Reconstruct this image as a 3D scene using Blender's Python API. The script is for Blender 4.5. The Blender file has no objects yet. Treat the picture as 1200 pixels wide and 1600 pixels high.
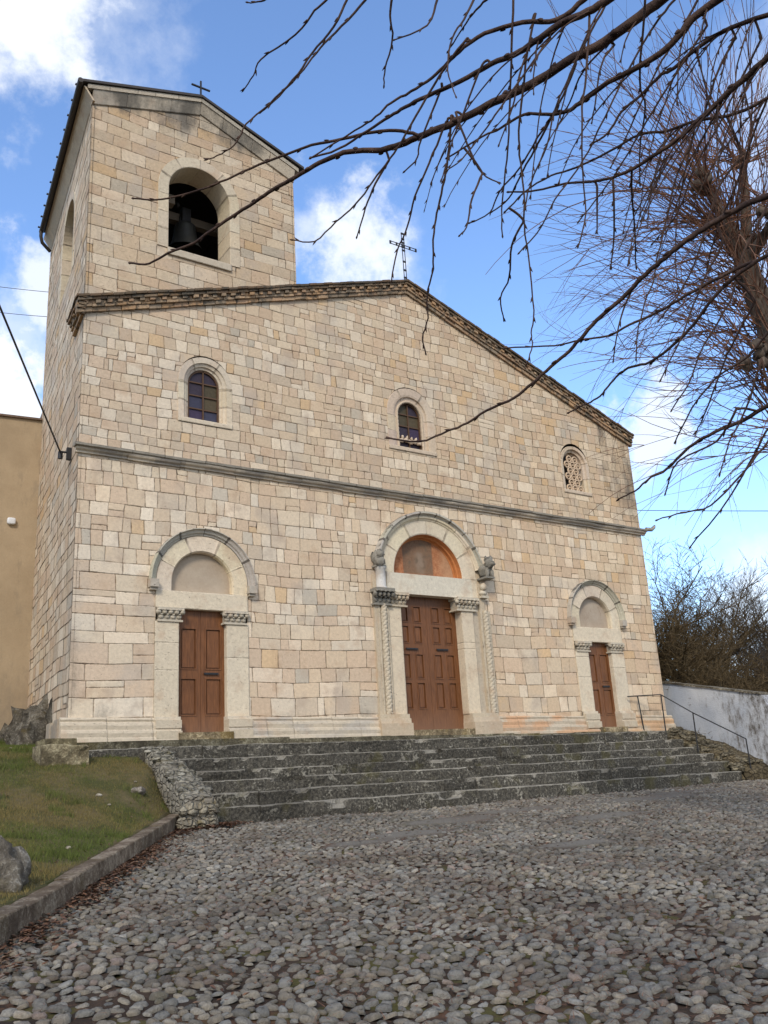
import bpy, bmesh, math, random
import numpy as np
from mathutils import Vector, Matrix, noise as mnoise
S = bpy.context.scene
COL = S.collection
# ------------------------------------------------------------------ camera
CAM = np.array([-12.164, -15.755, -0.960]); FPX = 1407.17
_y, _p, _r = [math.radians(a) for a in (-35.0447, 16.4152, -3.4555)]
FW = np.array([-math.sin(_y)*math.cos(_p), math.cos(_y)*math.cos(_p), math.sin(_p)])
R0 = np.array([math.cos(_y), math.sin(_y), 0.0]); U0 = np.cross(R0, FW)
RT = R0*math.cos(_r)+U0*math.sin(_r); UP = -R0*math.sin(_r)+U0*math.cos(_r)
cam_data = bpy.data.cameras.new("camera"); cam = bpy.data.objects.new("camera", cam_data); COL.objects.link(cam)
cam.matrix_world = Matrix(((RT[0], UP[0], -FW[0], CAM[0]), (RT[1], UP[1], -FW[1], CAM[1]), (RT[2], UP[2], -FW[2], CAM[2]), (0, 0, 0, 1)))
cam_data.sensor_fit = 'VERTICAL'; cam_data.sensor_height = 24.0; cam_data.lens = FPX/1600*24.0
cam_data.clip_start = 0.05; cam_data.clip_end = 3000
S.camera = cam
def ray(u, v):            # direction through a point of the photograph (1200 x 1600)
    return FW+RT*((u-600)/FPX)-UP*((v-800)/FPX)
def at(u, v, D): return Vector(CAM+ray(u, v)*D)
# ------------------------------------------------------------------ light
SUN_EL, SUN_AZ = 36, 222      # azimuth clockwise from +Y
w = bpy.data.worlds.new("World"); S.world = w; w.use_nodes = True
nt = w.node_tree; nt.nodes.clear()
out = nt.nodes.new('ShaderNodeOutputWorld'); bg = nt.nodes.new('ShaderNodeBackground')
sky = nt.nodes.new('ShaderNodeTexSky'); sky.sky_type = 'NISHITA'; sky.sun_disc = False
sky.sun_elevation = math.radians(SUN_EL); sky.sun_rotation = math.radians(SUN_AZ)
sky.air_density = 1.0; sky.dust_density = 0.6; sky.ozone_density = 2.0; sky.altitude = 600
SKY_STR = 0.15
bg.inputs[1].default_value = SKY_STR
nt.links.new(bg.outputs[0], out.inputs[0])
def wn(t, **k):
    n = nt.nodes.new(t)
    for a, b in k.items(): setattr(n, a, b)
    return n
tcw = wn('ShaderNodeTexCoord')
nz = wn('ShaderNodeTexNoise'); nz.inputs['Scale'].default_value = 9.0; nz.inputs['Detail'].default_value = 8; nz.inputs['Roughness'].default_value = 0.62
nt.links.new(tcw.outputs['Generated'], nz.inputs['Vector'])
def cloud(u, v, rad, soft, amt):
    d = ray(u, v); d = d/np.linalg.norm(d)
    dp = wn('ShaderNodeVectorMath', operation='DISTANCE'); nt.links.new(tcw.outputs['Generated'], dp.inputs[0]); dp.inputs[1].default_value = tuple(d)
    m = wn('ShaderNodeMath', operation='MULTIPLY_ADD'); nt.links.new(nz.outputs['Fac'], m.inputs[0]); m.inputs[1].default_value = -0.34; nt.links.new(dp.outputs['Value'], m.inputs[2])
    r = wn('ShaderNodeMapRange', interpolation_type='SMOOTHSTEP'); nt.links.new(m.outputs[0], r.inputs['Value'])
    r.inputs['From Min'].default_value = rad-0.17-soft; r.inputs['From Max'].default_value = rad-0.17+soft; r.inputs['To Min'].default_value = amt; r.inputs['To Max'].default_value = 0
    return r.outputs['Result']
acc = None
for c in [(50, 5, .068, .045, 1), (150, 40, .045, .06, .4), (540, 395, .050, .035, .9), (480, 355, .032, .035, .6), (10, 640, .06, .03, 1), (75, 470, .035, .03, .8), (600, 420, .03, .05, .4),
          (1055, 668, .028, .025, .8), (1170, 960, .05, .05, .7), (1120, 1040, .05, .06, .5), (20, 520, .05, .05, .5), (-700, 300, .22, .07, .9), (-400, 1000, .2, .07, .9), (2600, 300, .5, .1, .9), (2000, 900, .25, .1, .9)]:
    o = cloud(*c)
    if acc is None: acc = o
    else:
        mx = wn('ShaderNodeMath', operation='MAXIMUM'); nt.links.new(acc, mx.inputs[0]); nt.links.new(o, mx.inputs[1]); acc = mx.outputs[0]
# overall thin veil near the horizon and behind the camera (bright overcast half of the sky)
sep = wn('ShaderNodeSeparateXYZ'); nt.links.new(tcw.outputs['Generated'], sep.inputs[0])
hz = wn('ShaderNodeMapRange', interpolation_type='SMOOTHSTEP'); nt.links.new(sep.outputs['Z'], hz.inputs['Value'])
hz.inputs['From Min'].default_value = -0.02; hz.inputs['From Max'].default_value = 0.36; hz.inputs['To Min'].default_value = 0.6; hz.inputs['To Max'].default_value = 0
bk = wn('ShaderNodeVectorMath', operation='DOT_PRODUCT'); nt.links.new(tcw.outputs['Generated'], bk.inputs[0]); bk.inputs[1].default_value = (-0.45, -0.89, 0.1)
bkr = wn('ShaderNodeMapRange', interpolation_type='SMOOTHSTEP'); nt.links.new(bk.outputs['Value'], bkr.inputs['Value'])
bkr.inputs['From Min'].default_value = 0.05; bkr.inputs['From Max'].default_value = 0.6; bkr.inputs['To Min'].default_value = 0; bkr.inputs['To Max'].default_value = 0.8
for o in (bkr.outputs['Result'],):
    mx = wn('ShaderNodeMath', operation='MAXIMUM'); nt.links.new(acc, mx.inputs[0]); nt.links.new(o, mx.inputs[1]); acc = mx.outputs[0]
tint = wn('ShaderNodeMix', data_type='RGBA', blend_type='MULTIPLY'); tint.inputs['Factor'].default_value = 1
nt.links.new(sky.outputs[0], tint.inputs['A']); tint.inputs['B'].default_value = (1.62, 1.80, 2.02, 1)
hm = wn('ShaderNodeMix', data_type='RGBA'); nt.links.new(hz.outputs['Result'], hm.inputs['Factor']); nt.links.new(tint.outputs['Result'], hm.inputs['A']); hm.inputs['B'].default_value = (4.3, 6.1, 7.4, 1)
cm = wn('ShaderNodeMix', data_type='RGBA'); nt.links.new(acc, cm.inputs['Factor']); nt.links.new(hm.outputs['Result'], cm.inputs['A']); cm.inputs['B'].default_value = (6.6, 6.9, 7.4, 1)
nt.links.new(cm.outputs['Result'], bg.inputs[0])
sl = bpy.data.lights.new("sun", 'SUN'); sun = bpy.data.objects.new("sun", sl); COL.objects.link(sun)
sl.energy = 2.1; sl.angle = math.radians(13); sl.color = (1.0, 0.90, 0.76)
az, el = math.radians(SUN_AZ), math.radians(SUN_EL)
sdir = Vector((math.sin(az)*math.cos(el), math.cos(az)*math.cos(el), math.sin(el)))
sun.rotation_euler = sdir.to_track_quat('Z', 'Y').to_euler()
S.view_settings.view_transform = 'Standard'; S.view_settings.look = 'None'; S.view_settings.gamma = 1
S.view_settings.exposure = 0.12
# ------------------------------------------------------------------ helpers
rnd = random.Random(7)
class MB:
    """collects faces; every corner carries a tone and its place within its stone"""
    def __init__(s): s.v = []; s.f = []; s.t = []; s.bl = []; s.bh = []; s.sm = []
    def face(s, pts, tone=(1, 1, 1), bl=None, bh=None, smooth=False):
        i = len(s.v); s.v.extend([tuple(p) for p in pts]); s.f.append(tuple(range(i, i+len(pts))))
        s.t.append(tone); s.bl.append(bl); s.bh.append(bh); s.sm.append(smooth)
    def grid(s, rows, tone=(1, 1, 1), closed=False, smooth=True):
        i = len(s.v); n = len(rows[0])
        for r in rows: s.v.extend([tuple(p) for p in r])
        for a in range(len(rows)-1):
            for b in range(n if closed else n-1):
                c = (b+1) % n
                s.f.append((i+a*n+b, i+a*n+c, i+(a+1)*n+c, i+(a+1)*n+b)); s.t.append(tone); s.bl.append(None); s.bh.append(None); s.sm.append(smooth)
        return i
    def obox(s, o, ax, ay, az, tone=(1, 1, 1), blk=False):
        o, ax, ay, az = map(Vector, (o, ax, ay, az))
        c = [o+ax*i+ay*j+az*k for k in (0, 1) for j in (0, 1) for i in (0, 1)]
        for q in ((0, 2, 3, 1), (4, 5, 7, 6), (0, 1, 5, 4), (2, 6, 7, 3), (0, 4, 6, 2), (1, 3, 7, 5)):
            p = [c[k] for k in q]
            if blk:
                a = (p[1]-p[0]).length/2; b = (p[3]-p[0]).length/2
                s.face(p, tone, [(-a, -b), (a, -b), (a, b), (-a, b)], (a, b))
            else: s.face(p, tone)
    def box(s, x0, x1, y0, y1, z0, z1, tone=(1, 1, 1), blk=False):
        s.obox((x0, y0, z0), (x1-x0, 0, 0), (0, y1-y0, 0), (0, 0, z1-z0), tone, blk)
    def tube(s, pts, rad, n=6, tone=(1, 1, 1), cap=True):
        pts = [Vector(p) for p in pts]
        if len(pts) < 2: return
        if not hasattr(rad, '__len__'): rad = [rad]*len(pts)
        rows = []; up = None
        for i, p in enumerate(pts):
            d = (pts[min(i+1, len(pts)-1)]-pts[max(i-1, 0)])
            if d.length < 1e-9: d = Vector((0, 0, 1))
            d.normalize()
            if up is None: up = Vector((0, 0, 1)) if abs(d.z) < .9 else Vector((1, 0, 0))
            a = d.cross(up)
            if a.length < 1e-6: a = d.orthogonal()
            a.normalize(); b = a.cross(d); up = b
            rows.append([p+(a*math.cos(2*math.pi*k/n)+b*math.sin(2*math.pi*k/n))*rad[i] for k in range(n)])
        s.grid(rows, tone, closed=True)
        if cap: s.face(rows[0], tone); s.face(rows[-1][::-1], tone)
    def lathe(s, c, prof, n=24, tone=(1, 1, 1)):
        s.grid([[(c[0]+r*math.cos(2*math.pi*k/n), c[1]+r*math.sin(2*math.pi*k/n), c[2]+z) for k in range(n)] for r, z in prof], tone, closed=True)
    def blob(s, c, r, tone=(1, 1, 1), n=8, amp=.15, seed=0, sc=3.0):
        rows = []
        for i in range(n+1):
            th = math.pi*i/n; row = []
            for k in range(n*2):
                ph = math.pi*k/n
                d = Vector((math.sin(th)*math.cos(ph), math.sin(th)*math.sin(ph), math.cos(th)))
                m = 1+amp*mnoise.noise(d*sc*.6+Vector((seed, seed*.7, 0)))*2+amp*.5*mnoise.noise(d*sc*1.7+Vector((seed, 0, 3)))
                row.append((c[0]+d.x*r[0]*m, c[1]+d.y*r[1]*m, c[2]+d.z*r[2]*m))
            rows.append(row)
        s.grid(rows, tone, closed=True)
    def build(s, name, mat, parent=None):
        me = bpy.data.meshes.new(name); me.from_pydata(s.v, [], s.f)
        nl = len(me.loops); tone = np.ones((nl, 4), np.float32); bl = np.zeros((nl, 3), np.float32); bh = np.full((nl, 3), 9.0, np.float32)
        k = 0
        for f, t, b, h in zip(s.f, s.t, s.bl, s.bh):
            n = len(f); tone[k:k+n, :3] = t
            if b is not None: bl[k:k+n, :2] = b; bh[k:k+n, :2] = h
            k += n
        a = me.attributes.new('tone', 'FLOAT_COLOR', 'CORNER'); a.data.foreach_set('color', tone.ravel())
        a = me.attributes.new('bl', 'FLOAT_VECTOR', 'CORNER'); a.data.foreach_set('vector', bl.ravel())
        a = me.attributes.new('bh', 'FLOAT_VECTOR', 'CORNER'); a.data.foreach_set('vector', bh.ravel())
        me.polygons.foreach_set('use_smooth', s.sm)
        me.materials.append(mat); o = bpy.data.objects.new(name, me); COL.objects.link(o); o.parent = parent
        return o
def npmesh(name, V, F, mat, tone=None, parent=None, smooth=True):
    """V (n,3), F (m,3 or 4), tone (n,3) per vertex"""
    me = bpy.data.meshes.new(name); k = F.shape[1]
    me.vertices.add(len(V)); me.vertices.foreach_set('co', V.astype(np.float32).ravel())
    me.loops.add(F.size); me.loops.foreach_set('vertex_index', F.astype(np.int32).ravel())
    me.polygons.add(len(F)); me.polygons.foreach_set('loop_start', np.arange(0, F.size, k, dtype=np.int32)); me.polygons.foreach_set('loop_total', np.full(len(F), k, np.int32))
    me.polygons.foreach_set('use_smooth', np.full(len(F), smooth))
    me.update(calc_edges=True)
    if tone is not None:
        a = me.attributes.new('tone', 'FLOAT_COLOR', 'POINT'); a.data.foreach_set('color', np.concatenate([tone, np.ones((len(tone), 1))], 1).astype(np.float32).ravel())
    me.materials.append(mat); o = bpy.data.objects.new(name, me); COL.objects.link(o); o.parent = parent
    return o
def tag(o, label=None, cat=None, group=None, kind=None):
    if label: o['label'] = label
    if cat: o['category'] = cat
    if group: o['group'] = group
    if kind: o['kind'] = kind
    return o
def empty(name, loc, label, cat, group=None):
    o = bpy.data.objects.new(name, None); COL.objects.link(o); o.location = loc; o.empty_display_size = .2
    tag(o, label, cat, group); return o
def fix(o, root):          # keep world coordinates when parenting to an empty that is not at the origin
    o.parent = root; o.matrix_parent_inverse = Matrix.Translation(-Vector(root.location)); return o
# ------------------------------------------------------------------ materials
class N:
    def __init__(s, name, rough=.85):
        s.m = bpy.data.materials.new(name); s.m.use_nodes = True; s.nt = s.m.node_tree; s.nt.nodes.clear()
        s.out = s.n('ShaderNodeOutputMaterial'); s.b = s.n('ShaderNodeBsdfPrincipled'); s.l(s.b.outputs[0], s.out.inputs[0])
        s.b.inputs['Roughness'].default_value = rough; s.b.inputs['Specular IOR Level'].default_value = .3
        s.pos = s.n('ShaderNodeNewGeometry').outputs['Position']
    def n(s, t, **k):
        x = s.nt.nodes.new(t)
        for a, b in k.items(): setattr(x, a, b)
        return x
    def l(s, a, b): s.nt.links.new(a, b)
    def put(s, sock, v):
        if hasattr(v, 'links') or hasattr(v, 'is_linked'): s.l(v, sock)
        else: sock.default_value = v
    def noise(s, scale, detail=4, rough=.55, vec=None, stretch=None, dist=0):
        x = s.n('ShaderNodeTexNoise'); x.inputs['Scale'].default_value = scale; x.inputs['Detail'].default_value = detail; x.inputs['Roughness'].default_value = rough; x.inputs['Distortion'].default_value = dist
        v = vec or s.pos
        if stretch: v = s.vmul(v, stretch)
        s.l(v, x.inputs['Vector']); return x.outputs['Fac']
    def vor(s, scale, feature='F1', out='Distance', vec=None):
        x = s.n('ShaderNodeTexVoronoi', feature=feature); x.inputs['Scale'].default_value = scale; s.l(vec or s.pos, x.inputs['Vector']); return x.outputs[out]
    def vmul(s, a, b):
        x = s.n('ShaderNodeVectorMath', operation='MULTIPLY'); s.put(x.inputs[0], a); s.put(x.inputs[1], b); return x.outputs[0]
    def math(s, op, a, b=0.0, c=0.0):
        x = s.n('ShaderNodeMath', operation=op); s.put(x.inputs[0], a); s.put(x.inputs[1], b); s.put(x.inputs[2], c); return x.outputs[0]
    def ramp(s, v, a, b, lo=0.0, hi=1.0):
        x = s.n('ShaderNodeMapRange', interpolation_type='SMOOTHSTEP'); s.put(x.inputs['Value'], v)
        x.inputs['From Min'].default_value = a; x.inputs['From Max'].default_value = b; x.inputs['To Min'].default_value = lo; x.inputs['To Max'].default_value = hi; return x.outputs['Result']
    def mix(s, f, a, b, blend='MIX'):
        x = s.n('ShaderNodeMix', data_type='RGBA', blend_type=blend); s.put(x.inputs['Factor'], f)
        for q, v in (('A', a), ('B', b)):
            if isinstance(v, tuple) and len(v) == 3: v = v+(1,)
            s.put(x.inputs[q], v)
        return x.outputs['Result']
    def scale(s, col, f):
        x = s.n('ShaderNodeVectorMath', operation='SCALE'); s.put(x.inputs[0], col if not isinstance(col, tuple) else col); s.put(x.inputs['Scale'], f); return x.outputs[0]
    def attr(s, name, o='Color'):
        x = s.n('ShaderNodeAttribute'); x.attribute_name = name; return x.outputs[o]
    def sep(s, v):
        x = s.n('ShaderNodeSeparateXYZ'); s.l(v, x.inputs[0]); return x.outputs
    def bump(s, h, dist=.02, strength=1.0):
        x = s.n('ShaderNodeBump'); s.l(h, x.inputs['Height']); x.inputs['Distance'].default_value = dist; x.inputs['Strength'].default_value = strength; s.l(x.outputs[0], s.b.inputs['Normal'])
    def done(s, col):
        if isinstance(col, tuple): s.b.inputs['Base Color'].default_value = col+(1,)
        else: s.l(col, s.b.inputs['Base Color'])
        return s.m
def mat_masonry(name, mortar=(.24, .15, .085), mw=.0056, stains=True, side=False):
    m = N(name, .9)
    t = m.attr('tone'); bl = m.sep(m.attr('bl', 'Vector')); bh = m.sep(m.attr('bh', 'Vector'))
    du = m.math('SUBTRACT', bh[0], m.math('ABSOLUTE', bl[0])); dv = m.math('SUBTRACT', bh[1], m.math('ABSOLUTE', bl[1]))
    d = m.math('SMOOTH_MIN', du, dv, .03)
    wob = m.noise(9, 3); wob2 = m.noise(38, 3)
    d = m.math('ADD', d, m.math('MULTIPLY_ADD', wob, .030, -.0135)); d = m.math('ADD', d, m.math('MULTIPLY_ADD', wob2, .016, -.008))
    joint = m.ramp(d, mw*.3, mw*2.1, 1, 0)
    n1 = m.noise(2.2, 5, .6); n2 = m.noise(17, 5, .65); n3 = m.noise(70, 4, .6)
    c = m.scale(t, m.math('MULTIPLY_ADD', n2, .55, .72)); c = m.scale(c, m.math('MULTIPLY_ADD', n3, .36, .82))
    c = m.mix(m.ramp(n1, .50, .72, 0, .55), c, (.47, .31, .19)); c = m.mix(m.ramp(m.noise(1.1, 4), .5, .7, 0, .38 if stains else .15), c, (.42, .40, .36))
    hol = m.ramp(m.noise(26, 3, .7, stretch=(1, 1, 2.2)), .64, .71)
    c = m.mix(m.math('MULTIPLY', hol, .6), c, (.16, .12, .085))
    jc = m.mix(m.ramp(m.noise(4, 3), .35, .65), tuple(a*.40 for a in mortar), tuple(min(1, a*1.15) for a in mortar))
    c = m.mix(m.math('MULTIPLY', joint, m.ramp(m.noise(3.1, 3), .3, .62, .35, .9)), c, jc)
    if stains:
        st = m.noise(1.3, 6, .68, stretch=(1, 1, .33)); st2 = m.noise(14, 4, .7)
        z = m.sep(m.pos)[2]; x = m.sep(m.pos)[0]
        # lichen-grey weathering beneath the cornices, at the top of the tower and at the right upper corner
        a = m.ramp(z, 12.3, 13.2, 0, .36); b = m.math('MULTIPLY', m.ramp(x, 5.6, 7.4), m.ramp(z, 5.0, 5.6, 0, .32))
        a2 = m.math('MULTIPLY', m.ramp(z, 8.8, 13, 0, .12), m.ramp(x, -5.2, -3.6)); e = m.ramp(z, .9, -.1, 0, .25)
        e2 = m.math('MULTIPLY', m.ramp(x, -7.2, -7.8, 0, .16), m.ramp(z, 13, 9, .2, 1))
        k = m.math('MAXIMUM', m.math('MAXIMUM', a, b), m.math('MAXIMUM', e, m.math('MAXIMUM', e2, a2)))
        e3 = m.math('MULTIPLY', m.math('MULTIPLY', m.ramp(m.math('ABSOLUTE', m.math('SUBTRACT', x, 6.45)), .32, .1), m.ramp(z, 5.6, 6.4)), .30)
        e4 = m.math('MULTIPLY', m.math('MULTIPLY', m.ramp(z, 4.4, 5.0), m.ramp(z, 5.2, 5.05)), .14)
        k = m.math('MAXIMUM', k, m.math('MAXIMUM', e3, e4))
        k = m.math('ADD', m.math('ADD', st, k), m.math('MULTIPLY_ADD', st2, .16, -.08))
        c = m.mix(m.ramp(k, .66, .95, 0, .8), c, (.085, .08, .07))
    h = m.math('ADD', m.math('MULTIPLY', m.ramp(d, 0, .018), .45), m.math('MULTIPLY', n2, .45)); h = m.math('SUBTRACT', m.math('ADD', h, m.math('MULTIPLY', n3, .12)), m.math('MULTIPLY', hol, .5))
    m.bump(h, .018); return m.done(c)
M_WALL = mat_masonry('limestone_masonry')
M_SIDE = mat_masonry('weathered_side_masonry', mortar=(.20, .145, .09), mw=.013)
M_TRIM = mat_masonry('carved_limestone', mortar=(.36, .29, .21), mw=.003, stains=False)
def mat_trim_dark():
    m = N('lichened_moulding', .92); t = m.attr('tone'); bl = m.sep(m.attr('bl', 'Vector')); bh = m.sep(m.attr('bh', 'Vector'))
    d = m.math('SUBTRACT', bh[0], m.math('ABSOLUTE', bl[0])); n1 = m.noise(5, 5, .65); n2 = m.noise(30, 5, .7)
    nz_ = m.sep(m.n('ShaderNodeNewGeometry').outputs['Normal'])[2]
    c = m.scale(t, m.math('MULTIPLY_ADD', n2, .7, .6))
    k = m.math('ADD', m.math('MULTIPLY', nz_, .30), m.math('ADD', n1, m.math('MULTIPLY_ADD', n2, .3, -.15)))
    c = m.mix(m.ramp(k, .62, .82, 0, .92), c, (.06, .057, .05)); c = m.mix(m.ramp(m.noise(60, 2), .62, .7, 0, .6), c, (.32, .31, .27))
    c = m.mix(m.ramp(d, .002, .012, .8, 0), c, (.06, .05, .04)); m.bump(m.math('ADD', n2, n1), .02); return m.done(c)
M_MOULD = mat_trim_dark()
def mat_steps():
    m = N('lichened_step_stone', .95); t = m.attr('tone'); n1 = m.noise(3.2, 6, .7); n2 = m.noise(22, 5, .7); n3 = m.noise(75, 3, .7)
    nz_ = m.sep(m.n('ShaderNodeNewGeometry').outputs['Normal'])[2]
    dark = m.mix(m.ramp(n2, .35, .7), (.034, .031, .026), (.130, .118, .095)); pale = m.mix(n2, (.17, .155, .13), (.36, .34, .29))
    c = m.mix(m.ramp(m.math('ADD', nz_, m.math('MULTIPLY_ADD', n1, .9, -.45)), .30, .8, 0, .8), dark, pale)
    c = m.mix(m.ramp(m.math('ADD', n1, m.math('MULTIPLY_ADD', n2, .7, -.35)), .58, .70, 0, .75), c, (.33, .31, .26))
    c = m.mix(m.ramp(n3, .62, .70, 0, .8), c, (.45, .43, .37)); c = m.mix(m.ramp(m.noise(9, 5, .75, stretch=(1, 1, 2)), .60, .66, 0, .6), c, (.40, .38, .32)); c = m.mix(m.ramp(m.noise(1.7, 4), .57, .68, 0, .55), c, (.09, .08, .03))
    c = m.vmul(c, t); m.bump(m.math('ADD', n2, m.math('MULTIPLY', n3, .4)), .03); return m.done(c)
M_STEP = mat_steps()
def mat_rock(name, a, b, spot, k=1.0):
    m = N(name, .95); n1 = m.noise(4, 7, .7); n2 = m.noise(28, 5, .7)
    c = m.mix(m.ramp(n1, .35, .65), a, b); c = m.mix(m.ramp(m.math('ADD', n1, n2), 1.0, 1.25, 0, .85), c, spot)
    c = m.mix(m.ramp(m.noise(2.3, 4), .56, .66, 0, .55*k), c, (.13, .10, .025)); c = m.scale(c, m.math('MULTIPLY_ADD', n2, .9, .55)); c = m.vmul(c, m.attr('tone'))
    m.bump(m.math('ADD', n1, n2), .05); return m.done(c)
M_ROCK = mat_rock('mossy_rock', (.09, .08, .065), (.26, .24, .20), (.42, .41, .37))
def mat_rubble():
    m = N('lichened_rubble', .95); n1 = m.noise(4, 7, .7); n2 = m.noise(30, 5, .75)
    wv = m.n('ShaderNodeVectorMath', operation='ADD'); m.l(m.pos, wv.inputs[0]); nn = m.n('ShaderNodeTexNoise'); nn.inputs['Scale'].default_value = 6; m.l(m.pos, nn.inputs['Vector'])
    m.l(m.vmul(nn.outputs['Color'], (.10, .10, .10)), wv.inputs[1]); vv = m.vmul(wv.outputs[0], (1, 1, 1.7))
    e = m.vor(6.5, 'DISTANCE_TO_EDGE', 'Distance', vv); cc = m.sep(m.vor(6.5, 'F1', 'Color', vv))[0]
    c = m.mix(cc, (.20, .185, .155), (.34, .32, .27)); c = m.scale(c, m.math('MULTIPLY_ADD', n2, 1.1, .42)); c = m.mix(m.ramp(n1, .55, .66, 0, .6), c, (.14, .115, .045)); c = m.mix(m.ramp(n2, .62, .70, 0, .7), c, (.50, .48, .42))
    c = m.mix(m.ramp(e, .0, .035, .65, 0), c, (.06, .048, .032)); c = m.vmul(c, m.attr('tone')); m.bump(m.math('ADD', m.ramp(e, 0, .16), m.math('MULTIPLY', n2, .5)), .05); return m.done(c)
M_RUB = mat_rubble()
M_KERB = mat_rock('kerb_stone', (.125, .092, .064), (.27, .215, .155), (.38, .34, .27), .4)
def mat_brick():
    m = N('cornice_brick', .95); t = m.attr('tone'); n1 = m.noise(7, 5, .65); n2 = m.noise(45, 4, .7)
    c = m.scale(t, m.math('MULTIPLY_ADD', n2, .8, .6)); c = m.mix(m.ramp(n1, .47, .62, 0, .8), c, (.075, .068, .055)); c = m.mix(m.ramp(n2, .6, .7, 0, .5), c, (.25, .23, .18))
    m.bump(n2, .015); return m.done(c)
M_BRICK = mat_brick()
def mat_simple(name, col, rough=.7, var=.3, scale=12, metal=0, bump=.0, stretch=None, usetone=False):
    m = N(name, rough); n = m.noise(scale, 5, .6, stretch=stretch); m.b.inputs['Metallic'].default_value = metal
    c = m.scale(m.attr('tone') if usetone else col, m.math('MULTIPLY_ADD', n, 2*var, 1-var))
    if bump: m.bump(n, bump)
    return m.done(c)
def mat_wood():
    m = N('brown_door_wood', .42); n = m.noise(5, 5, .6, stretch=(9, 9, .8)); n2 = m.noise(1.7, 3)
    c = m.mix(m.ramp(n, .3, .7), (.125, .049, .018), (.210, .085, .031)); c = m.scale(c, m.math('MULTIPLY_ADD', n2, .5, .75))
    c = m.mix(m.ramp(m.sep(m.pos)[2], .55, -.1, 0, .5), c, (.25, .14, .085)); m.bump(n, .004); return m.done(c)
M_WOOD = mat_wood()
M_IRON = mat_simple('dark_iron', (.045, .045, .047), .55, .4, 30, .6)
M_BRONZE = mat_simple('bell_bronze', (.055, .055, .050), .5, .4, 12, .6)
M_BEAM = mat_simple('grey_timber', (.20, .16, .12), .85, .4, 6, stretch=(1, 6, 6))
M_DARKROOF = mat_simple('dark_roof_metal', (.055, .047, .042), .6, .4, 8)
M_TILE = mat_simple('old_roof_tile', (.16, .11, .08), .9, .5, 10, bump=.02)
M_CABLE = mat_simple('black_cable', (.03, .03, .032), .6, .2, 10)
M_WHITEBOX = mat_simple('white_plastic', (.72, .73, .74), .4, .06, 10)
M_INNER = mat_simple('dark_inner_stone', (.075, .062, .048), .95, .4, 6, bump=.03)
def mat_plaster(name, a, b, stain, amt, thr=.55):
    m = N(name, .9); n1 = m.noise(1.1, 6, .6); n2 = m.noise(22, 5, .7); n3 = m.noise(3.0, 7, .75, stretch=(1, 1, .4))
    c = m.mix(m.ramp(n1, .3, .7), a, b); c = m.scale(c, m.math('MULTIPLY_ADD', n2, .22, .89)); c = m.mix(m.ramp(n3, thr, thr+.10, 0, amt), c, stain)
    c = m.mix(m.math('MULTIPLY', m.ramp(m.sep(m.pos)[2], 2.6, .2), m.ramp(n3, .35, .6, .25, .8)), c, stain)
    m.bump(n2, .006); return m.done(c)
M_BEIGE = mat_plaster('beige_plaster', (.36, .27, .17), (.44, .335, .215), (.25, .20, .14), .35)
M_LUN = mat_plaster('lunette_plaster', (.37, .29, .21), (.46, .38, .29), (.30, .20, .14), .35)
M_LUN2 = mat_plaster('mottled_lunette_plaster', (.36, .29, .22), (.45, .38, .30), (.25, .17, .12), .5)
def mat_white():
    m = N('peeling_whitewash', .9); n2 = m.noise(24, 5, .7); n3 = m.noise(5.5, 8, .78, stretch=(1, 1, .4))
    y = m.sep(m.pos)[1]; k = m.math('ADD', n3, m.ramp(y, -.3, -2.4, -.06, .13))
    c = m.mix(m.ramp(m.noise(1.2, 4), .3, .7), (.36, .39, .44), (.50, .52, .55)); c = m.mix(m.ramp(k, .54, .70, 0, .8), c, (.20, .19, .18))
    c = m.mix(m.ramp(m.math('ADD', k, m.math('MULTIPLY', n2, .2)), .76, .84, 0, .9), c, (.11, .10, .09)); m.bump(m.math('ADD', n2, n3), .015); return m.done(c)
M_WHITEW = mat_white()
def mat_fresco():      # a faded, barely legible painting: only a dim panel and smudges
    m = N('faded_fresco', .9); n1 = m.noise(5, 6, .7); n2 = m.noise(20, 5, .7); P = m.sep(m.pos); x, z = P[0], P[2]
    c = m.mix(m.ramp(n1, .35, .65), (.33, .12, .05), (.46, .22, .11)); c = m.mix(m.ramp(x, .35, .75, 0, .7), c, (.46, .29, .17))
    pan = m.math('MULTIPLY', m.ramp(m.math('ABSOLUTE', m.math('ADD', x, .12)), .44, .40), m.ramp(z, 3.36, 3.44))
    c = m.mix(m.math('MULTIPLY', pan, .75), c, m.mix(n2, (.085, .075, .055), (.21, .15, .10)))
    fig = m.math('ADD', m.math('POWER', m.math('MULTIPLY', m.math('SUBTRACT', x, -.06), 5.0), 2.0), m.math('POWER', m.math('MULTIPLY', m.math('SUBTRACT', z, 3.68), 3.0), 2.0))
    c = m.mix(m.ramp(m.math('ADD', fig, m.math('MULTIPLY', n1, 3.4)), 2.7, 1.5, 0, .45), c, (.32, .27, .21)); c = m.mix(m.math('MULTIPLY', pan, m.ramp(n1, .5, .62, 0, .5)), c, (.07, .07, .055)); c = m.scale(c, m.math('MULTIPLY_ADD', n2, .6, .7)); return m.done(c)
M_FRESCO = mat_fresco()
M_ORANGE = mat_simple('orange_painted_reveal', (.50, .20, .07), .9, .35, 9, bump=.004)
def mat_glass():
    m = N('old_coloured_glass', .55); t = m.attr('tone'); m.b.inputs['Specular IOR Level'].default_value = .25; n = m.noise(14, 3); m.bump(n, .01); return m.done(m.scale(t, m.math('MULTIPLY_ADD', n, .6, .7)))
M_GLASS = mat_glass()
def mat_bark(name, a, b):
    m = N(name, .9); n = m.noise(14, 5, .65, stretch=(1, 1, .35)); c = m.mix(m.ramp(n, .35, .65), a, b); m.bump(n, .02); return m.done(c)
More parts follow.
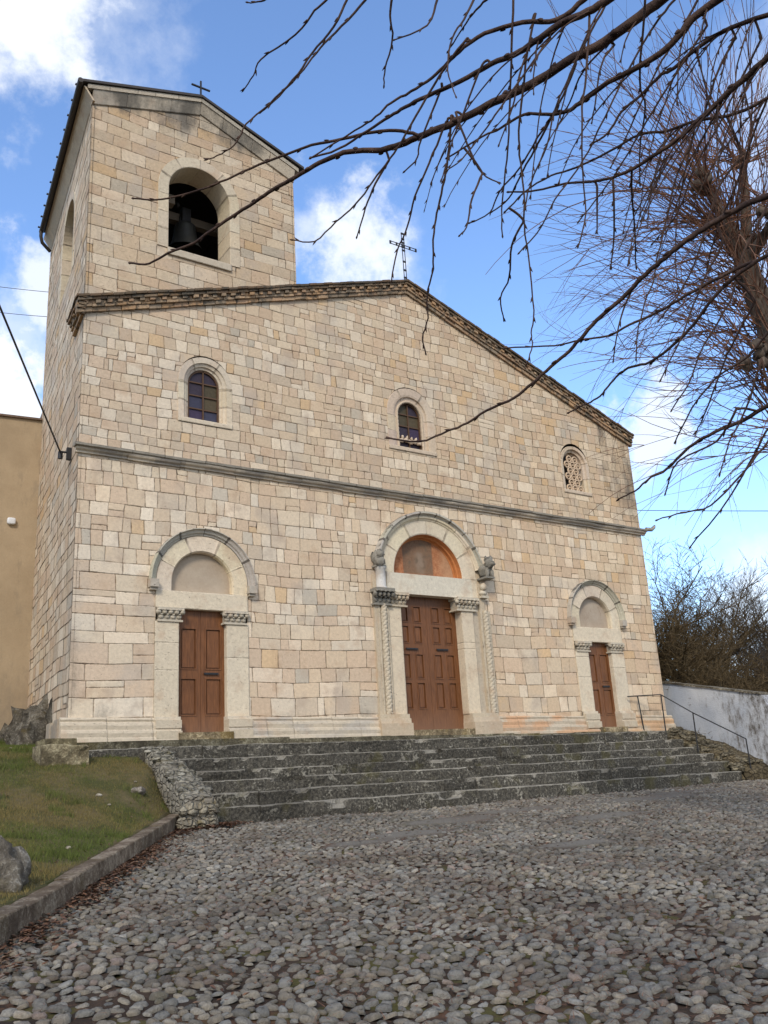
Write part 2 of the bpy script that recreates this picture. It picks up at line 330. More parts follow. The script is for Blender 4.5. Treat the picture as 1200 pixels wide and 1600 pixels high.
M_TWIG = mat_bark('lime_twig_bark', (.032, .018, .015), (.085, .050, .036))
M_TRUNK = mat_bark('grey_brown_bark', (.055, .040, .030), (.145, .112, .085))
M_SHOOT = mat_bark('brown_shoot_bark', (.12, .052, .032), (.25, .135, .085))
M_BUSH = mat_bark('thicket_bark', (.060, .042, .020), (.155, .108, .052))
M_GREYTWIG = mat_bark('grey_thicket_bark', (.055, .045, .040), (.14, .12, .105))
def mat_tone(name, rough=.9, var=.3, scale=40, bump=0.0, trans=0):
    m = N(name, rough); n = m.noise(scale, 4, .65); c = m.scale(m.attr('tone'), m.math('MULTIPLY_ADD', n, 2*var, 1-var))
    if bump: m.bump(n, bump)
    return m.done(c)
def mat_cobble():
    m = N('river_cobble', .8); n = m.noise(42, 5, .7); n2 = m.noise(110, 3, .6); c = m.scale(m.attr('tone'), m.math('MULTIPLY_ADD', n, 1.5, .25)); c = m.mix(m.ramp(n2, .60, .72, 0, .5), c, (.34, .32, .28))
    c = m.mix(m.ramp(m.math('ADD', m.noise(1.5, 5, .65), m.math('MULTIPLY_ADD', n, .3, -.15)), .50, .68, 0, .45), c, (.12, .080, .055)); c = m.mix(m.ramp(m.noise(2.3, 5, .65), .60, .72, 0, .5), c, (.075, .072, .028))
    m.bump(m.math('ADD', n, n2), .015); return m.done(c)
M_COB = mat_cobble()
M_GRASS = mat_tone('grass_blade', .9, .1, 5)
M_LEAF = mat_tone('dry_leaf', .9, .3, 60)
def mat_earth():
    m = N('earth_between_cobbles', .95); n1 = m.noise(.9, 6, .65); n2 = m.noise(40, 5, .7); n3 = m.noise(2.6, 6, .6)
    c = m.mix(m.ramp(n1, .35, .65), (.030, .019, .012), (.075, .046, .028)); c = m.mix(m.ramp(n3, .52, .62, 0, .85), c, (.085, .078, .018)); c = m.mix(m.ramp(m.noise(1.9, 5, .7), .52, .62, 0, .8), c, (.13, .065, .036))
    c = m.mix(m.attr('patch', 'Fac'), c, (.17, .155, .13)); c = m.scale(c, m.math('MULTIPLY_ADD', n2, 1.0, .5)); m.bump(n2, .02); return m.done(c)
M_EARTH = mat_earth()
def mat_turf():
    m = N('turf_soil', .95); n1 = m.noise(1.6, 6, .65); n2 = m.noise(50, 5, .7)
    c = m.mix(m.ramp(n1, .38, .62), (.070, .072, .020), (.150, .115, .056)); c = m.scale(c, m.math('MULTIPLY_ADD', n2, 1.2, .4)); m.bump(n2, .03); return m.done(c)
M_TURF = mat_turf()
def mat_hill():
    m = N('winter_scrub_hillside', .95); n1 = m.noise(.25, 7, .7); n2 = m.noise(1.8, 6, .7)
    c = m.mix(m.ramp(n1, .35, .65), (.045, .034, .02), (.10, .075, .045)); c = m.scale(c, m.math('MULTIPLY_ADD', n2, 1.2, .4)); m.bump(n2, .4); return m.done(c)
M_HILL = mat_hill()
# ------------------------------------------------------------------ masonry generator
def clip(poly, a, b, c):       # keep a*x+b*y<=c ; vertices (x,y,u,v)
    o = []; n = len(poly)
    for i in range(n):
        p, q = poly[i], poly[(i+1) % n]; dp = a*p[0]+b*p[1]-c; dq = a*q[0]+b*q[1]-c
        if dp <= 1e-9: o.append(p)
        if (dp < -1e-9 and dq > 1e-9) or (dp > 1e-9 and dq < -1e-9):
            t = dp/(dp-dq); o.append(tuple(p[k]+(q[k]-p[k])*t for k in range(4)))
    return o if len(o) > 2 else []
def planes(poly):              # ccw convex polygon -> half planes
    r = []
    for i in range(len(poly)):
        p, q = poly[i], poly[(i+1) % len(poly)]; r.append((q[1]-p[1], p[0]-q[0], (q[1]-p[1])*p[0]+(p[0]-q[0])*p[1]))
    return r
def subtract(poly, hole):
    P, bb = hole; xs = [v[0] for v in poly]; ys = [v[1] for v in poly]
    if max(xs) < bb[0] or min(xs) > bb[1] or max(ys) < bb[2] or min(ys) > bb[3]: return [poly]
    res = []; rem = poly
    for a, b, c in P:
        o = clip(rem, -a, -b, -c)
        if o: res.append(o)
        rem = clip(rem, a, b, c)
        if not rem: break
    return res
def mkhole(poly):
    xs = [p[0] for p in poly]; ys = [p[1] for p in poly]; return planes(poly), (min(xs), max(xs), min(ys), max(ys))
def arch_poly(cx, zb, zs, r, n=14):
    return [(cx-r, zb), (cx+r, zb)]+[(cx+r*math.cos(math.pi*k/n), zs+r*math.sin(math.pi*k/n)) for k in range(n+1)]
PAL = [(.60, .52, .405), (.57, .475, .36), (.55, .44, .33), (.63, .565, .465), (.555, .45, .345), (.58, .48, .36), (.53, .455, .36)]
def stone_tone(r, warm=0.0, light=1.0):
    c = r.choice(PAL); k = r.uniform(.93, 1.06)*light
    if r.random() < .012+.05*max(0, warm): c = (.58, .44, .285)
    elif r.random() < .03: c = (.48, .44, .37)
    if r.random() < .18: k *= 1.08; c = tuple(.5*a+.5*b for a, b in zip(c, (.66, .60, .50)))
    return (c[0]*k, c[1]*k*.965*(1-.05*warm), c[2]*k*.925*(1-.12*warm))
def masonry(name, parent, mat, org, ux, nrm, region, holes, z0, z1, x0, x1, hr, wr, seed, warmf=None, light=1.0, backing=True, rough=1.0):
    """ashlar courses on a vertical plane through org with horizontal axis ux; outward normal nrm"""
    r = random.Random(seed); org, ux, nrm = Vector(org), Vector(ux), Vector(nrm); reg = planes(region); hs = [mkhole(h) for h in holes]
    mb = MB(); mb2 = MB()
    def T(p, d): return org+ux*p[0]+Vector((0, 0, p[1]))+nrm*d
    def warp(x, z): return z+.045*rough*mnoise.noise(Vector((x*.45+seed, z*.3, 0)))+.024*rough*mnoise.noise(Vector((x*1.3, z+seed, 2)))
    flip = ux.cross(Vector((0, 0, 1))).dot(nrm) < 0
    def emit(cell, tone, bh, off):
        ps = [cell]
        for a, b, c in reg:
            ps = [q for q in (clip(p, a, b, c) for p in ps) if q]
        for h in hs:
            ps = [q for p in ps for q in subtract(p, h)]
        for p in ps:
            if flip: p = p[::-1]
            mb.face([T(v, off) for v in p], tone, [(v[2], v[3]) for v in p], bh)
    z = z0-.1
    while z < z1:
        fx = (x0+x1)/2; h = r.uniform(*hr(fx, z)); x = x0-r.uniform(0, .3); jsk = 0
        while x < x1:
            a, b = wr(x, z); wd = r.uniform(a, b)
            if r.random() < .13: wd *= 1.5
            if r.random() < .10: wd *= .55
            cells = [(0, 1)]
            if r.random() < .07 and h > .2: t = r.uniform(.35, .65); cells = [(0, t), (t, 1)]
            j0, j1 = x, x+wd
            for (a0, a1) in cells:
                q4 = [r.uniform(-.011, .011) for _ in range(4)]
                hw, hh = wd/2, h*(a1-a0)/2; zl, zh = z+h*a0, z+h*a1
                sk = jsk; jn = r.uniform(-.012, .012); cell = [(j0-sk, warp(j0, zl), -hw, -hh), (j1-jn, warp(j1, zl), hw, -hh), (j1+jn, warp(j1, zh), hw, hh), (j0+sk, warp(j0, zh), -hw, hh)]
                wm = warmf(x, z) if warmf else 0
                emit(cell, stone_tone(r, wm, light), (hw, hh), r.uniform(-.004, .004))
            jsk = jn; x += wd
        z += h
    o = mb.build(name, mat, parent)
    if backing:
        # solid wall core just behind the faces
        xs = [p[0] for p in region]; zs_ = [p[1] for p in region]
        cell = [(min(xs), min(zs_), 0, 0), (max(xs), min(zs_), 0, 0), (max(xs), max(zs_), 0, 0), (min(xs), max(zs_), 0, 0)]
        ps = [cell]
        for a, b, c in reg: ps = [q for q in (clip(p, a, b, c) for p in ps) if q]
        for h in hs: ps = [q for p in ps for q in subtract(p, h)]
        for p in ps: mb2.face([T(v, -.05) for v in p], (1, 1, 1))
        mb2.build('wall_core', M_INNER, parent)
    return o
# ------------------------------------------------------------------ the church
XL, XR, APX = -7.84, 7.50, -0.08
church = empty('church', (0, 0, 0), 'pale limestone church with gabled front, three brown doors and a bell tower', 'church')
TS = 0.117
SDIR = Vector((TS, 1, 0)).normalized(); SN = Vector((-1, TS, 0)).normalized()
def capz_left(x): return 10.78+(x-APX)*.329
def capz_right(x): return 10.78-(x-APX)*.364
# openings
DL, DC, DR = -5.42, 0.0, 5.26
holes_f = [arch_poly(DL, -.4, 2.78, .92), arch_poly(.03, -.4, 3.27, 1.38), arch_poly(DR, -.4, 2.60, .87),
           arch_poly(-5.36, 6.02, 6.99, .56), arch_poly(-.18, 6.27, 7.25, .66), arch_poly(5.20, 5.98, 6.87, .50)]
def hr_f(x, z):
    if z < 1.3: return (.27, .40)
    if z < 5: return (.20, .33)
    return (.17, .265)
def wr_f(x, z):
    if z < 3 and x < -5: return (.34, .85)
    if z < 2: return (.26, .6)
    return (.15, .35)
warm_f = lambda x, z: min(1.3, max(0, .25+(x+5)*.075+(.2 if z > 5 else 0)))
reg_low = [(XL, .15), (XR, .10), (XR, 5.14), (XL, 5.14)]
masonry('facade_wall', church, M_WALL, (0, 0, 0), (1, 0, 0), (0, -1, 0), reg_low, holes_f, .1, 5.3, XL, XR, hr_f, wr_f, 3, warm_f, 1.12)
reg_up = [(XL, 5.14), (XR, 5.14), (XR, capz_right(XR)-.22), (APX, 10.56), (XL, capz_left(XL)-.22)]
masonry('upper_facade_wall', church, M_WALL, (0, 0, 0), (1, 0, 0), (0, -1, 0), reg_up, holes_f, 5.1, 11.1, XL, XR, hr_f, wr_f, 4, warm_f, 1.03)
# tower front
TR_ = -3.15
hole_b = arch_poly(-5.48, 9.86, 11.34, .72)
reg_t = [(XL, 7.7), (TR_, 7.7), (TR_, 12.80), (-5.48, 13.74), (XL, 13.02)]
hr_t = lambda x, z: (.22, .32); wr_t = lambda x, z: (.3, .62)
tower = None
masonry('tower_wall', church, M_WALL, (0, .012, 0), (1, 0, 0), (0, -1, 0), reg_t, [hole_b], 7.6, 13.7, XL, TR_, hr_t, wr_t, 9, lambda x, z: .9, .93)
# left side wall, running back at a slight angle (whole height of the tower)
hole_s = arch_poly(2.74, 9.93, 11.30, .82)
reg_s = [(0, -.6), (5.95, -.6), (5.95, 13.0), (0, 13.02)]
masonry('side_wall', church, M_SIDE, (XL, 0, 0), SDIR, SN, reg_s, [hole_s], -.7, 13.2, 0, 6, lambda x, z: (.2, .32), lambda x, z: (.28, .62), 12, lambda x, z: .75 if z > 5 else .35, .98, rough=1.6)
# rear of the side wall beyond the tower, tower right and back faces, right nave wall, rear wall
masonry('tower_wall', church, M_WALL, (TR_, 0, 0), (0, 1, 0), (1, 0, 0), [(0, 8), (5.6, 8), (5.6, 12.85), (0, 12.85)], [], 8, 12.95, 0, 5.6, hr_t, wr_t, 21, lambda x, z: .7, .9)
masonry('tower_wall', church, M_WALL, (-7.18, 5.7, 0), (1, 0, 0), (0, 1, 0), [(0, 7.5), (4.03, 7.5), (4.03, 12.85), (1.70, 13.75), (0, 13.0)], [], 7.5, 13.8, 0, 4.03, hr_t, wr_t, 22, lambda x, z: .7, .9)
masonry('side_wall', church, M_SIDE, (XR, 0, 0), (0, 1, 0), (1, 0, 0), [(0, -.6), (20, -.6), (20, 7.75), (0, 7.75)], [], -.6, 7.8, 0, 20, lambda x, z: (.26, .4), lambda x, z: (.4, .9), 23, lambda x, z: .5, .95)
mb = MB(); mb.face([(7.5, 20, -1), (-5.5, 20, -1), (-5.5, 20, 8.3), (APX, 20, 10.8), (7.5, 20, 7.8)]); mb.face([(-7.15, 5.9, -1), (-5.5, 20, -1), (-5.5, 20, 8.3), (-7.15, 5.9, 8.0)]); mb.build('rear_wall', M_BEIGE, church)
def slab(mb, P, th, tone=(1, 1, 1)):
    A = [Vector(p) for p in P]; B = [p-Vector((0, 0, th)) for p in A]; mb.face(A, tone); mb.face(B[::-1], tone)
    for i in range(len(A)): j = (i+1) % len(A); mb.face([A[i], B[i], B[j], A[j]], tone)
# generic lofted arch band : profile [(radius, y)], legs from zb to zs
def uband(mb, cx, zb, zs, prof, tone=(.62, .57, .48), vous=.34, n=20, leg=True, a0=0, a1=math.pi, r=None, var=.08):
    r = r or random.Random(int(cx*100)); rm = prof[0][0]
    path = []      # (kind, param) list of cross-sections with arclength
    if leg and zs-zb > .02:
        m = max(1, int((zs-zb)/.09))
        for i in range(m): path.append(('R', zb+(zs-zb)*i/m, (zs-zb)*i/m))
    base = zs-zb if leg else 0
    for k in range(n+1): path.append(('A', a0+(a1-a0)*k/n, base+rm*(a1-a0)*k/n))
    if leg and zs-zb > .02:
        b2 = base+rm*(a1-a0)
        for i in range(m, -1, -1):
            if i < m: path.append(('L', zb+(zs-zb)*i/m, b2+(zs-zb)*(1-i/m)))
    nb = max(1, round(path[-1][2]/vous)); bl = path[-1][2]/nb
    tones = [tuple(c*r.uniform(1-var, 1+var) for _ in (0,) for c in (1,)) for _ in range(nb)]
    tl = []
    for i in range(nb):
        k = r.uniform(1-var, 1+var); tl.append((tone[0]*k, tone[1]*k*r.uniform(.97, 1.02), tone[2]*k*r.uniform(.93, 1.04)))
    def pt(c, rad, y):
        if c[0] == 'R': return (cx+rad, y, c[1])
        if c[0] == 'L': return (cx-rad, y, c[1])
        return (cx+rad*math.cos(c[1]), y, zs+rad*math.sin(c[1]))
    for c, d in zip(path[:-1], path[1:]):
        s0, s1 = c[2], d[2]; k = min(nb-1, int((s0+s1)/2/bl)); u0, u1 = s0-(k+.5)*bl, s1-(k+.5)*bl
        for (ra, ya), (rb, yb) in zip(prof[:-1], prof[1:]):
            mb.face([pt(c, ra, ya), pt(d, ra, ya), pt(d, rb, yb), pt(c, rb, yb)], tl[k], [(u0, 0), (u1, 0), (u1, 0), (u0, 0)], (bl/2, 1))
    for c in (path[0], path[-1]):      # end caps
        mb.face([pt(c, ra, ya) for ra, ya in prof]+([pt(c, prof[-1][0], .05), pt(c, prof[0][0], .05)]), tl[0])
PALE = (.67, .575, .43)
def disc(mb, cx, zb, zs, r, y, n=24, tone=(1, 1, 1)):
    p = arch_poly(cx, zb, zs, r, n); mb.face([(a, y, b) for a, b in p], tone)
def moulding(name, mat, prof, x0, x1, zf, tone=(.45, .40, .32), vous=.7, seed=1, jit=.0, top=None, tone2=None):
    """horizontal moulding along x; prof [(y,z)] ; zf(x) baseline"""
    r = random.Random(seed); mb = MB(); x = x0
    while x < x1-1e-6:
        L = min(r.uniform(vous*.7, vous*1.3), x1-x)
        if x1-(x+L) < .15: L = x1-x
        k = r.uniform(.85, 1.12); t = tuple(c*k for c in tone); dz = r.uniform(-jit, jit); dy = r.uniform(-jit, jit); m = max(2, int(L/.1))
        for i in range(m):
            xa, xb = x+L*i/m, x+L*(i+1)/m
            def q(xx, y, z):
                nn = mnoise.noise(Vector((xx*3.1, z*6, seed)))*jit*1.2+mnoise.noise(Vector((xx*11, z*9, seed)))*jit*.6
                return (xx, y+dy+nn, zf(xx)+z+dz+nn*.7)
            for (ya, za), (yb, zb) in zip(prof[:-1], prof[1:]):
                ua, ub = xa-x-L/2, xb-x-L/2; t_ = t
                if top and (za+zb)/2 > top: t_ = (.10, .095, .085)
                if tone2:
                    f_ = max(0, min(1, mnoise.noise(Vector((xa*1.7, za*5, seed)))*2.6+.35)); t_ = tuple(p*(1-f_)+q2*f_ for p, q2 in zip(t, tone2))
                mb.face([q(xa, ya, za), q(xb, ya, za), q(xb, yb, zb), q(xa, yb, zb)], t_, [(ua, 0), (ub, 0), (ub, 0), (ua, 0)], (L/2, 1))
        for xx, rev in ((x, 1), (x+L, 0)):
            pp = [q(xx, y, z) for y, z in prof]; mb.face(pp if rev else pp[::-1], t)
        x += L
    return mb.build(name, mat, church)
# string course
moulding('string_course', M_TRIM, [(0.0, -.055), (-.05, -.05), (-.055, -.02), (-.10, .005), (-.115, .03), (-.118, .052), (0.0, .054)], -7.91, 7.62, lambda x: 5.10, (.56, .48, .37), .9, 5, .006, tone2=(.34, .30, .25))
moulding('string_course_cap', M_MOULD, [(0.0, .050), (-.135, .052), (-.155, .062), (-.16, .098), (-.135, .115), (0.0, .13)], -7.94, 7.66, lambda x: 5.10, (.30, .27, .22), .9, 6, .009)
mbs = MB(); mbs.tube([(7.6, -.12, 5.2), (7.78, -.16, 5.2), (7.88, -.17, 5.27), (7.95, -.15, 5.33)], [.06, .055, .05, .03], 8, (.4, .36, .3)); mbs.build('water_spout', M_MOULD, church)
# plinth with base mouldings, interrupted by the doors
zpl = lambda x: -.03-.0085*(x+7.8)
pp = [(0.0, .34), (-.05, .33), (-.075, .30), (-.06, .265), (-.085, .245), (-.105, .20), (-.10, .13), (-.125, .11), (-.14, .07), (-.135, .0), (-.15, -.02), (-.17, -.10), (-.175, -.28), (0, -.28)][::-1]
for i, (a, b) in enumerate([(-7.98, DL-.46), (DL+.46, -.86), (.86, DR-.42), (DR+.42, 7.64)]):
    moulding('plinth', M_TRIM, pp, a, b, zpl, (.54, .46, .345), .8, 11+i, .006, tone2=[None, (.45, .40, .33), (.55, .34, .20), (.55, .36, .21)][i])
# side return of the plinth on the left wall
mb = MB()
for i in range(5):
    a = i*.45; o = Vector((XL, 0, -.5))+SDIR*a
    mb.obox(o, SDIR*.45, SN*(.16-.02*i*(i % 2)), (0, 0, .8-.05*(i % 2)), (lambda k: (.42*k, .36*k, .28*k))(rnd.uniform(.7, 1)), True)
mb.build('plinth', M_TRIM, church)
# rough base course under the plinth (tread level of the top step)
mb = MB(); x = -7.95
while x < 7.7:
    L = rnd.uniform(.6, 1.3); L = min(L, 7.7-x); k = rnd.uniform(.6, 1.1)
    mb.box(x, x+L-.008, -.20-rnd.uniform(0, .03), .02, -.55, -.10-.0085*(x+7.8)+rnd.uniform(-.012, .012), (1.0*k, .95*k, .75*k), False); x += L
mb.build('base_course', M_ROCK, church)
# ---- portals
def capital(mb, x0, x1, z0, z1, proj=.08, tone=(.50, .45, .36), seed=0, y1=.05):
    r = random.Random(seed); w_ = x1-x0; h = z1-z0
    mb.box(x0-.02, x1+.02, -proj-.03, y1, z1-.055*h/.25, z1, tone); mb.box(x0-.015, x1+.015, -proj*.5-.01, y1, z0-.025, z0+.01, tone)
    mb.box(x0+.02, x1-.02, -proj*.4, y1, z0, z1-.05, tuple(c*.75 for c in tone))
    n = max(3, round(w_/.11))
    for row in range(2):
        for i in range(n+row):
            cx = x0+w_*(i+.5-.5*row)/n; zc = z0+h*(.30+.34*row); p = proj*(.5+.5*row)
            rx = w_/n*.48
            mb.blob((cx, -p*.75, zc), (rx, .035+.02*row, h*.20), (lambda k: tuple(c*k for c in tone))(r.uniform(.75, 1.1)), 5, .12, r.random()*9)
            mb.blob((cx, -p-.02, zc+h*.15), (rx*.6, .03, h*.08), (lambda k: tuple(c*k for c in tone))(r.uniform(.85, 1.15)), 4, .1, r.random()*9)
def doorleaf(root, cx, w, h, y, zb, rows, cols, handles, label=None):
    d = MB(); zt = h
    d.box(cx-w, cx+w, y+.03, y+.07, zb, zt)
    for s in (0, 1):
        x0 = cx-w+s*w+.003; x1 = x0+w-.006
        st = .075*w/.46+.01; cwid = (x1-x0-st*(cols+1))/cols
        xs = [x0+k*(cwid+st) for k in range(cols+1)]
        for xx in xs: d.box(xx, xx+st, y, y+.034, zb, zt)
        zz = zb
        for (p0, p1) in rows+[(zt, None)]:
            for k in range(cols):
                if p0 > zz: d.box(xs[k]+st, xs[k+1], y+.001, y+.034, zz, p0)
            if p1 is None: break
            for k in range(cols):
                a, b = xs[k]+st, xs[k+1]
                for e in range(2):     # raised bolection frame and field
                    t = .016
                d.box(a-.012, b+.012, y-.010, y+.03, p1-.012, p1+.010); d.box(a-.012, b+.012, y-.010, y+.03, p0-.010, p0+.012)
                d.box(a-.012, a+.010, y-.010, y+.03, p0+.012, p1-.012); d.box(b-.010, b+.012, y-.010, y+.03, p0+.012, p1-.012)
                g = .035
                d.box(a+g, b-g, y+.012, y+.034, p0+g, p1-g)
            zz = p1
    o = d.build('door', M_WOOD, root)
    for hx0, hx1, hz in handles:
        m = MB(); m.box(hx0, hx1, y-.035, y-.012, hz-.018, hz+.018); m.box(hx0+.02, hx0+.05, y-.014, y+.002, hz-.014, hz+.014); m.box(hx1-.05, hx1-.02, y-.014, y+.002, hz-.014, hz+.014)
        m.build('handle', M_IRON, o)
    if label: o['label'] = label
    return o
def side_portal(cx, w, hd, zlin, zc, r, ro, rh, jamb, seed, lunmat, label, zb, hz):
    rr = random.Random(seed); p = MB()
    for s in (-1, 1):
        a, b = sorted((cx+s*w, cx+s*(w+jamb))); z = .28; cuts = [.28, .28+.85, .28+1.35, hd-.27] if s < 0 else [.28, .28+1.1, hd-.27]
        for z0, z1 in zip(cuts[:-1], cuts[1:]):
            k = rr.uniform(.94, 1.05); p.box(a, b, -.018, .34, z0, z1, (PALE[0]*k, PALE[1]*k, PALE[2]*k), True)
        p.box(a, b, -.03, .34, -.12, .28, (.58, .49, .37)); a2, b2 = sorted((cx+s*(w-.02), cx+s*(w+jamb)))
        p.box(a2, b2, -.16, .30, -.10, .05, (.54, .46, .34)); p.box(a2, b2, -.11, .30, .05, .10, (.6, .52, .40)); p.box(a2, b2, -.13, .30, .10, .24, (.56, .48, .36)); p.box(a2, b2, -.075, .30, .24, .30, (.62, .54, .42))
    for s in (-1, 1): a, b = sorted((cx+s*(w+jamb), cx+s*(ro+.012))); p.box(a, b, -.006, .2, -.05, zlin, tuple(c*.95 for c in PALE), True)
    p.box(cx-ro-.01, cx+ro+.01, -.02, .34, hd-.02, zlin, PALE, True)
    p.box(cx-ro-.01, cx+ro+.01, -.014, .34, zlin, zc, tuple(c*.98 for c in PALE)) if False else None
    t = p.build('portal_surround', M_TRIM, church)
    p = MB(); uband(p, cx, zlin, zc, [(r, .13), (r, .02), (r+.025, -.02), (ro, -.022), (ro, .03)], PALE, .42, 22); p.build('arch', M_TRIM, t)
    p = MB(); uband(p, cx, zc, zc, [(ro+.01, .02), (ro+.015, -.03), (ro+.045, -.04), (ro+.06, -.07), (rh-.035, -.09), (rh-.015, -.135), (rh, -.13), (rh+.005, .02)], (.50, .46, .38), .45, 26, leg=False); p.build('hood_mould', M_MOULD, t)
    for s in (-1, 1):
        m = MB(); a, b = sorted((cx+s*(ro-.01), cx+s*(rh+.015))); m.box(a, b, -.14, .02, zc-.15, zc-.003, (.45, .40, .33)); m.box(a+.02, b-.02, -.10, .02, zc-.2, zc-.15, (.4, .35, .28)); m.build('corbel', M_TRIM, t)
    m = MB(); disc(m, cx, zlin, zc, r+.01, .125); m.build('lunette', lunmat, t)
    for s in (-1, 1):
        m = MB(); a, b = sorted((cx+s*(w-.05), cx+s*(w+jamb-.05))); capital(m, a, b, hd-.25, hd-.02, .07, (.52, .46, .36), seed+s, .3); m.build('capital', M_TRIM, t)
    doorleaf(church, cx, w+.02, hd, .10, zb, [(.33, 1.0), (1.17, 1.93)] if hd > 2.1 else [(.22, .85), (1.02, 1.72)], 1, [(cx+w*.12, cx+w*.72, hz)], label)
    m = MB(); m.box(cx-w-.05, cx+w+.05, -.19, .3, -.3, zb, (1.6, 1.35, .95)); m.build('threshold', M_ROCK, church)
side_portal(DL, .475, 2.29, 2.60, 2.78, .61, .92, 1.06, .46, 31, M_LUN, 'brown two-leaf door nearest the bell tower', .015, 1.09)
side_portal(DR, .42, 2.03, 2.38, 2.60, .57, .87, 1.0, .46, 33, M_LUN2, 'brown two-leaf door nearest the handrail', -.09, .92)
# central portal
def central():
    cx = .0; w = .84; p = MB(); rr = random.Random(5)
    for s in (-1, 1):
        a, b = sorted((cx+s*w, cx+s*1.19))
        for z0, z1 in ((.28, 1.92), (1.92, 2.60)) if s < 0 else ((.28, 1.72), (1.72, 1.86), (1.86, 2.60)):
            k = rr.uniform(.94, 1.04); p.box(a, b, -.03, .42, z0, z1, (PALE[0]*k*.98, PALE[1]*k*.96, PALE[2]*k*.94), True)
        a, b = sorted((cx+s*(w-.01), cx+s*1.62)); p.box(a, b, -.2, .4, -.2, .10, (.52, .42, .30)); p.box(a+.01, b-.01, -.15, .4, .10, .20, (.58, .48, .35)); p.box(a+.02, b-.02, -.12, .4, .20, .29, (.55, .46, .33))
        a, b = sorted((cx+s*1.19, cx+s*1.44)); p.box(a, b, .012, .2, .2, 3.3, (.5, .43, .33))
        a, b = sorted((cx+s*1.38, cx+s*1.55)); p.box(a, b, -.05, .05, .2, 3.25, (.52, .43, .31), True)
    p.box(cx-1.17, cx+1.22, -.035, .42, 2.88, 3.335, (.66, .60, .48), False); p.box(cx-1.38, cx-1.17, -.02, .3, 2.88, 3.335, PALE, True); p.box(cx+1.22, cx+1.40, -.02, .3, 2.88, 3.335, PALE, True)
    t = p.build('portal_surround', M_TRIM, church)
    c2 = .0
    p = MB(); uband(p, c2, 3.333, 3.34, [(.955, -.02), (.98, -.035), (1.36, -.035), (1.37, .03)], PALE, .5, 26); p.build('arch', M_TRIM, t)
    p = MB(); uband(p, .03, 3.27, 3.27, [(1.35, .02), (1.355, -.05), (1.38, -.06), (1.40, -.09), (1.455, -.095)], PALE, .5, 32, leg=False, a0=math.radians(12), a1=math.radians(168)); p.build('inner_hood_band', M_TRIM, t)
    p = MB(); uband(p, c2, 3.333, 3.34, [(.88, .22), (.88, .19), (.91, .18), (.91, .10), (.945, .09), (.956, -.022)], (1, 1, 1), .6, 24); p.build('painted_reveal', M_ORANGE, t)
    p = MB(); uband(p, .03, 3.27, 3.27, [(1.445, .02), (1.45, -.10), (1.475, -.12), (1.49, -.17), (1.535, -.165), (1.545, .02)], (.50, .46, .38), .45, 32, leg=False, a0=math.radians(14), a1=math.radians(168)); p.build('hood_mould', M_MOULD, t)
    m = MB(); disc(m, c2, 3.33, 3.34, .93, .20); m.build('painted_lunette', M_FRESCO, t)
    # twisted slender columns
    for s in (-1, 1):
        m = MB(); xc = s*1.32 if s < 0 else 1.53
        for q in range(3):
            pts = []; rad = []
            for k in range(120):
                z = .29+(2.60-.29)*k/119; a = k*.42+q*2.094+s
                pts.append((xc+.026*math.cos(a), -.055+.026*math.sin(a), z)); rad.append(.050+.007*math.sin(k*1.9))
            m.tube(pts, rad, 7, (.52, .45, .34))
        m.box(xc-.14, xc-.085, -.06, .05, .29, 2.6, (.54, .46, .34), True); m.box(xc+.085, xc+.14, -.06, .05, .29, 2.6, (.54, .46, .34), True)
        m.build('twisted_column', M_TRIM, t)
    m = MB(); capital(m, -1.58, -1.14, 2.60, 2.93, .22, (.27, .25, .21), 3); m.build('capital', M_MOULD, t)
    m = MB(); capital(m, -1.13, -.70, 2.60, 2.88, .12, (.50, .42, .31), 4, .4); m.build('capital', M_TRIM, t)
    m = MB(); capital(m, .70, 1.28, 2.60, 2.88, .12, (.56, .50, .39), 6, .4); m.build('capital', M_TRIM, t)
    # colonnette and weathered figure on the left, lion and small bust on the right
    m = MB(); m.lathe((-1.37, -.09, 2.93), [(.13, 0), (.13, .03), (.11, .05), (.11, .42), (.13, .44), (.13, .48)], 14, (.58, .56, .52)); m.build('short_column', M_TRIM, t)
    m = MB(); T_ = (.30, .28, .24)
    m.blob((-1.42, -.16, 3.52), (.12, .13, .13), T_, 8, .3, 4, 4); m.blob((-1.42, -.2, 3.68), (.085, .10, .085), T_, 8, .25, 5, 4); m.blob((-1.42, -.08, 3.6), (.11, .12, .2), T_, 7, .3, 6)
    m.box(-1.53, -1.25, -.16, .02, 3.40, 3.44, T_); m.build('carved_beast', M_MOULD, t)
    m = MB(); T_ = (.27, .25, .21)
    m.blob((1.55, -.14, 3.55), (.13, .20, .16), T_, 9, .22, 11, 4); m.blob((1.56, -.32, 3.70), (.12, .12, .13), T_, 9, .28, 12, 5); m.blob((1.56, -.42, 3.66), (.06, .07, .055), T_, 6, .15, 13)
    m.blob((1.48, -.3, 3.82), (.03, .03, .045), T_, 5, .1, 1); m.blob((1.63, -.3, 3.82), (.03, .03, .045), T_, 5, .1, 2)
    m.blob((1.49, -.30, 3.45), (.045, .06, .11), T_, 6, .15, 14); m.blob((1.63, -.30, 3.45), (.045, .06, .11), T_, 6, .15, 15); m.box(1.42, 1.68, -.34, .02, 3.33, 3.37, T_); m.build('carved_lion', M_MOULD, t)
    m = MB(); T_ = (.56, .50, .39)
    m.blob((1.50, -.10, 3.16), (.075, .085, .10), T_, 8, .12, 21); m.blob((1.50, -.07, 3.02), (.10, .07, .08), T_, 7, .2, 22); m.box(1.40, 1.62, -.14, .02, 2.90, 2.95, T_); m.build('carved_head', M_TRIM, t)
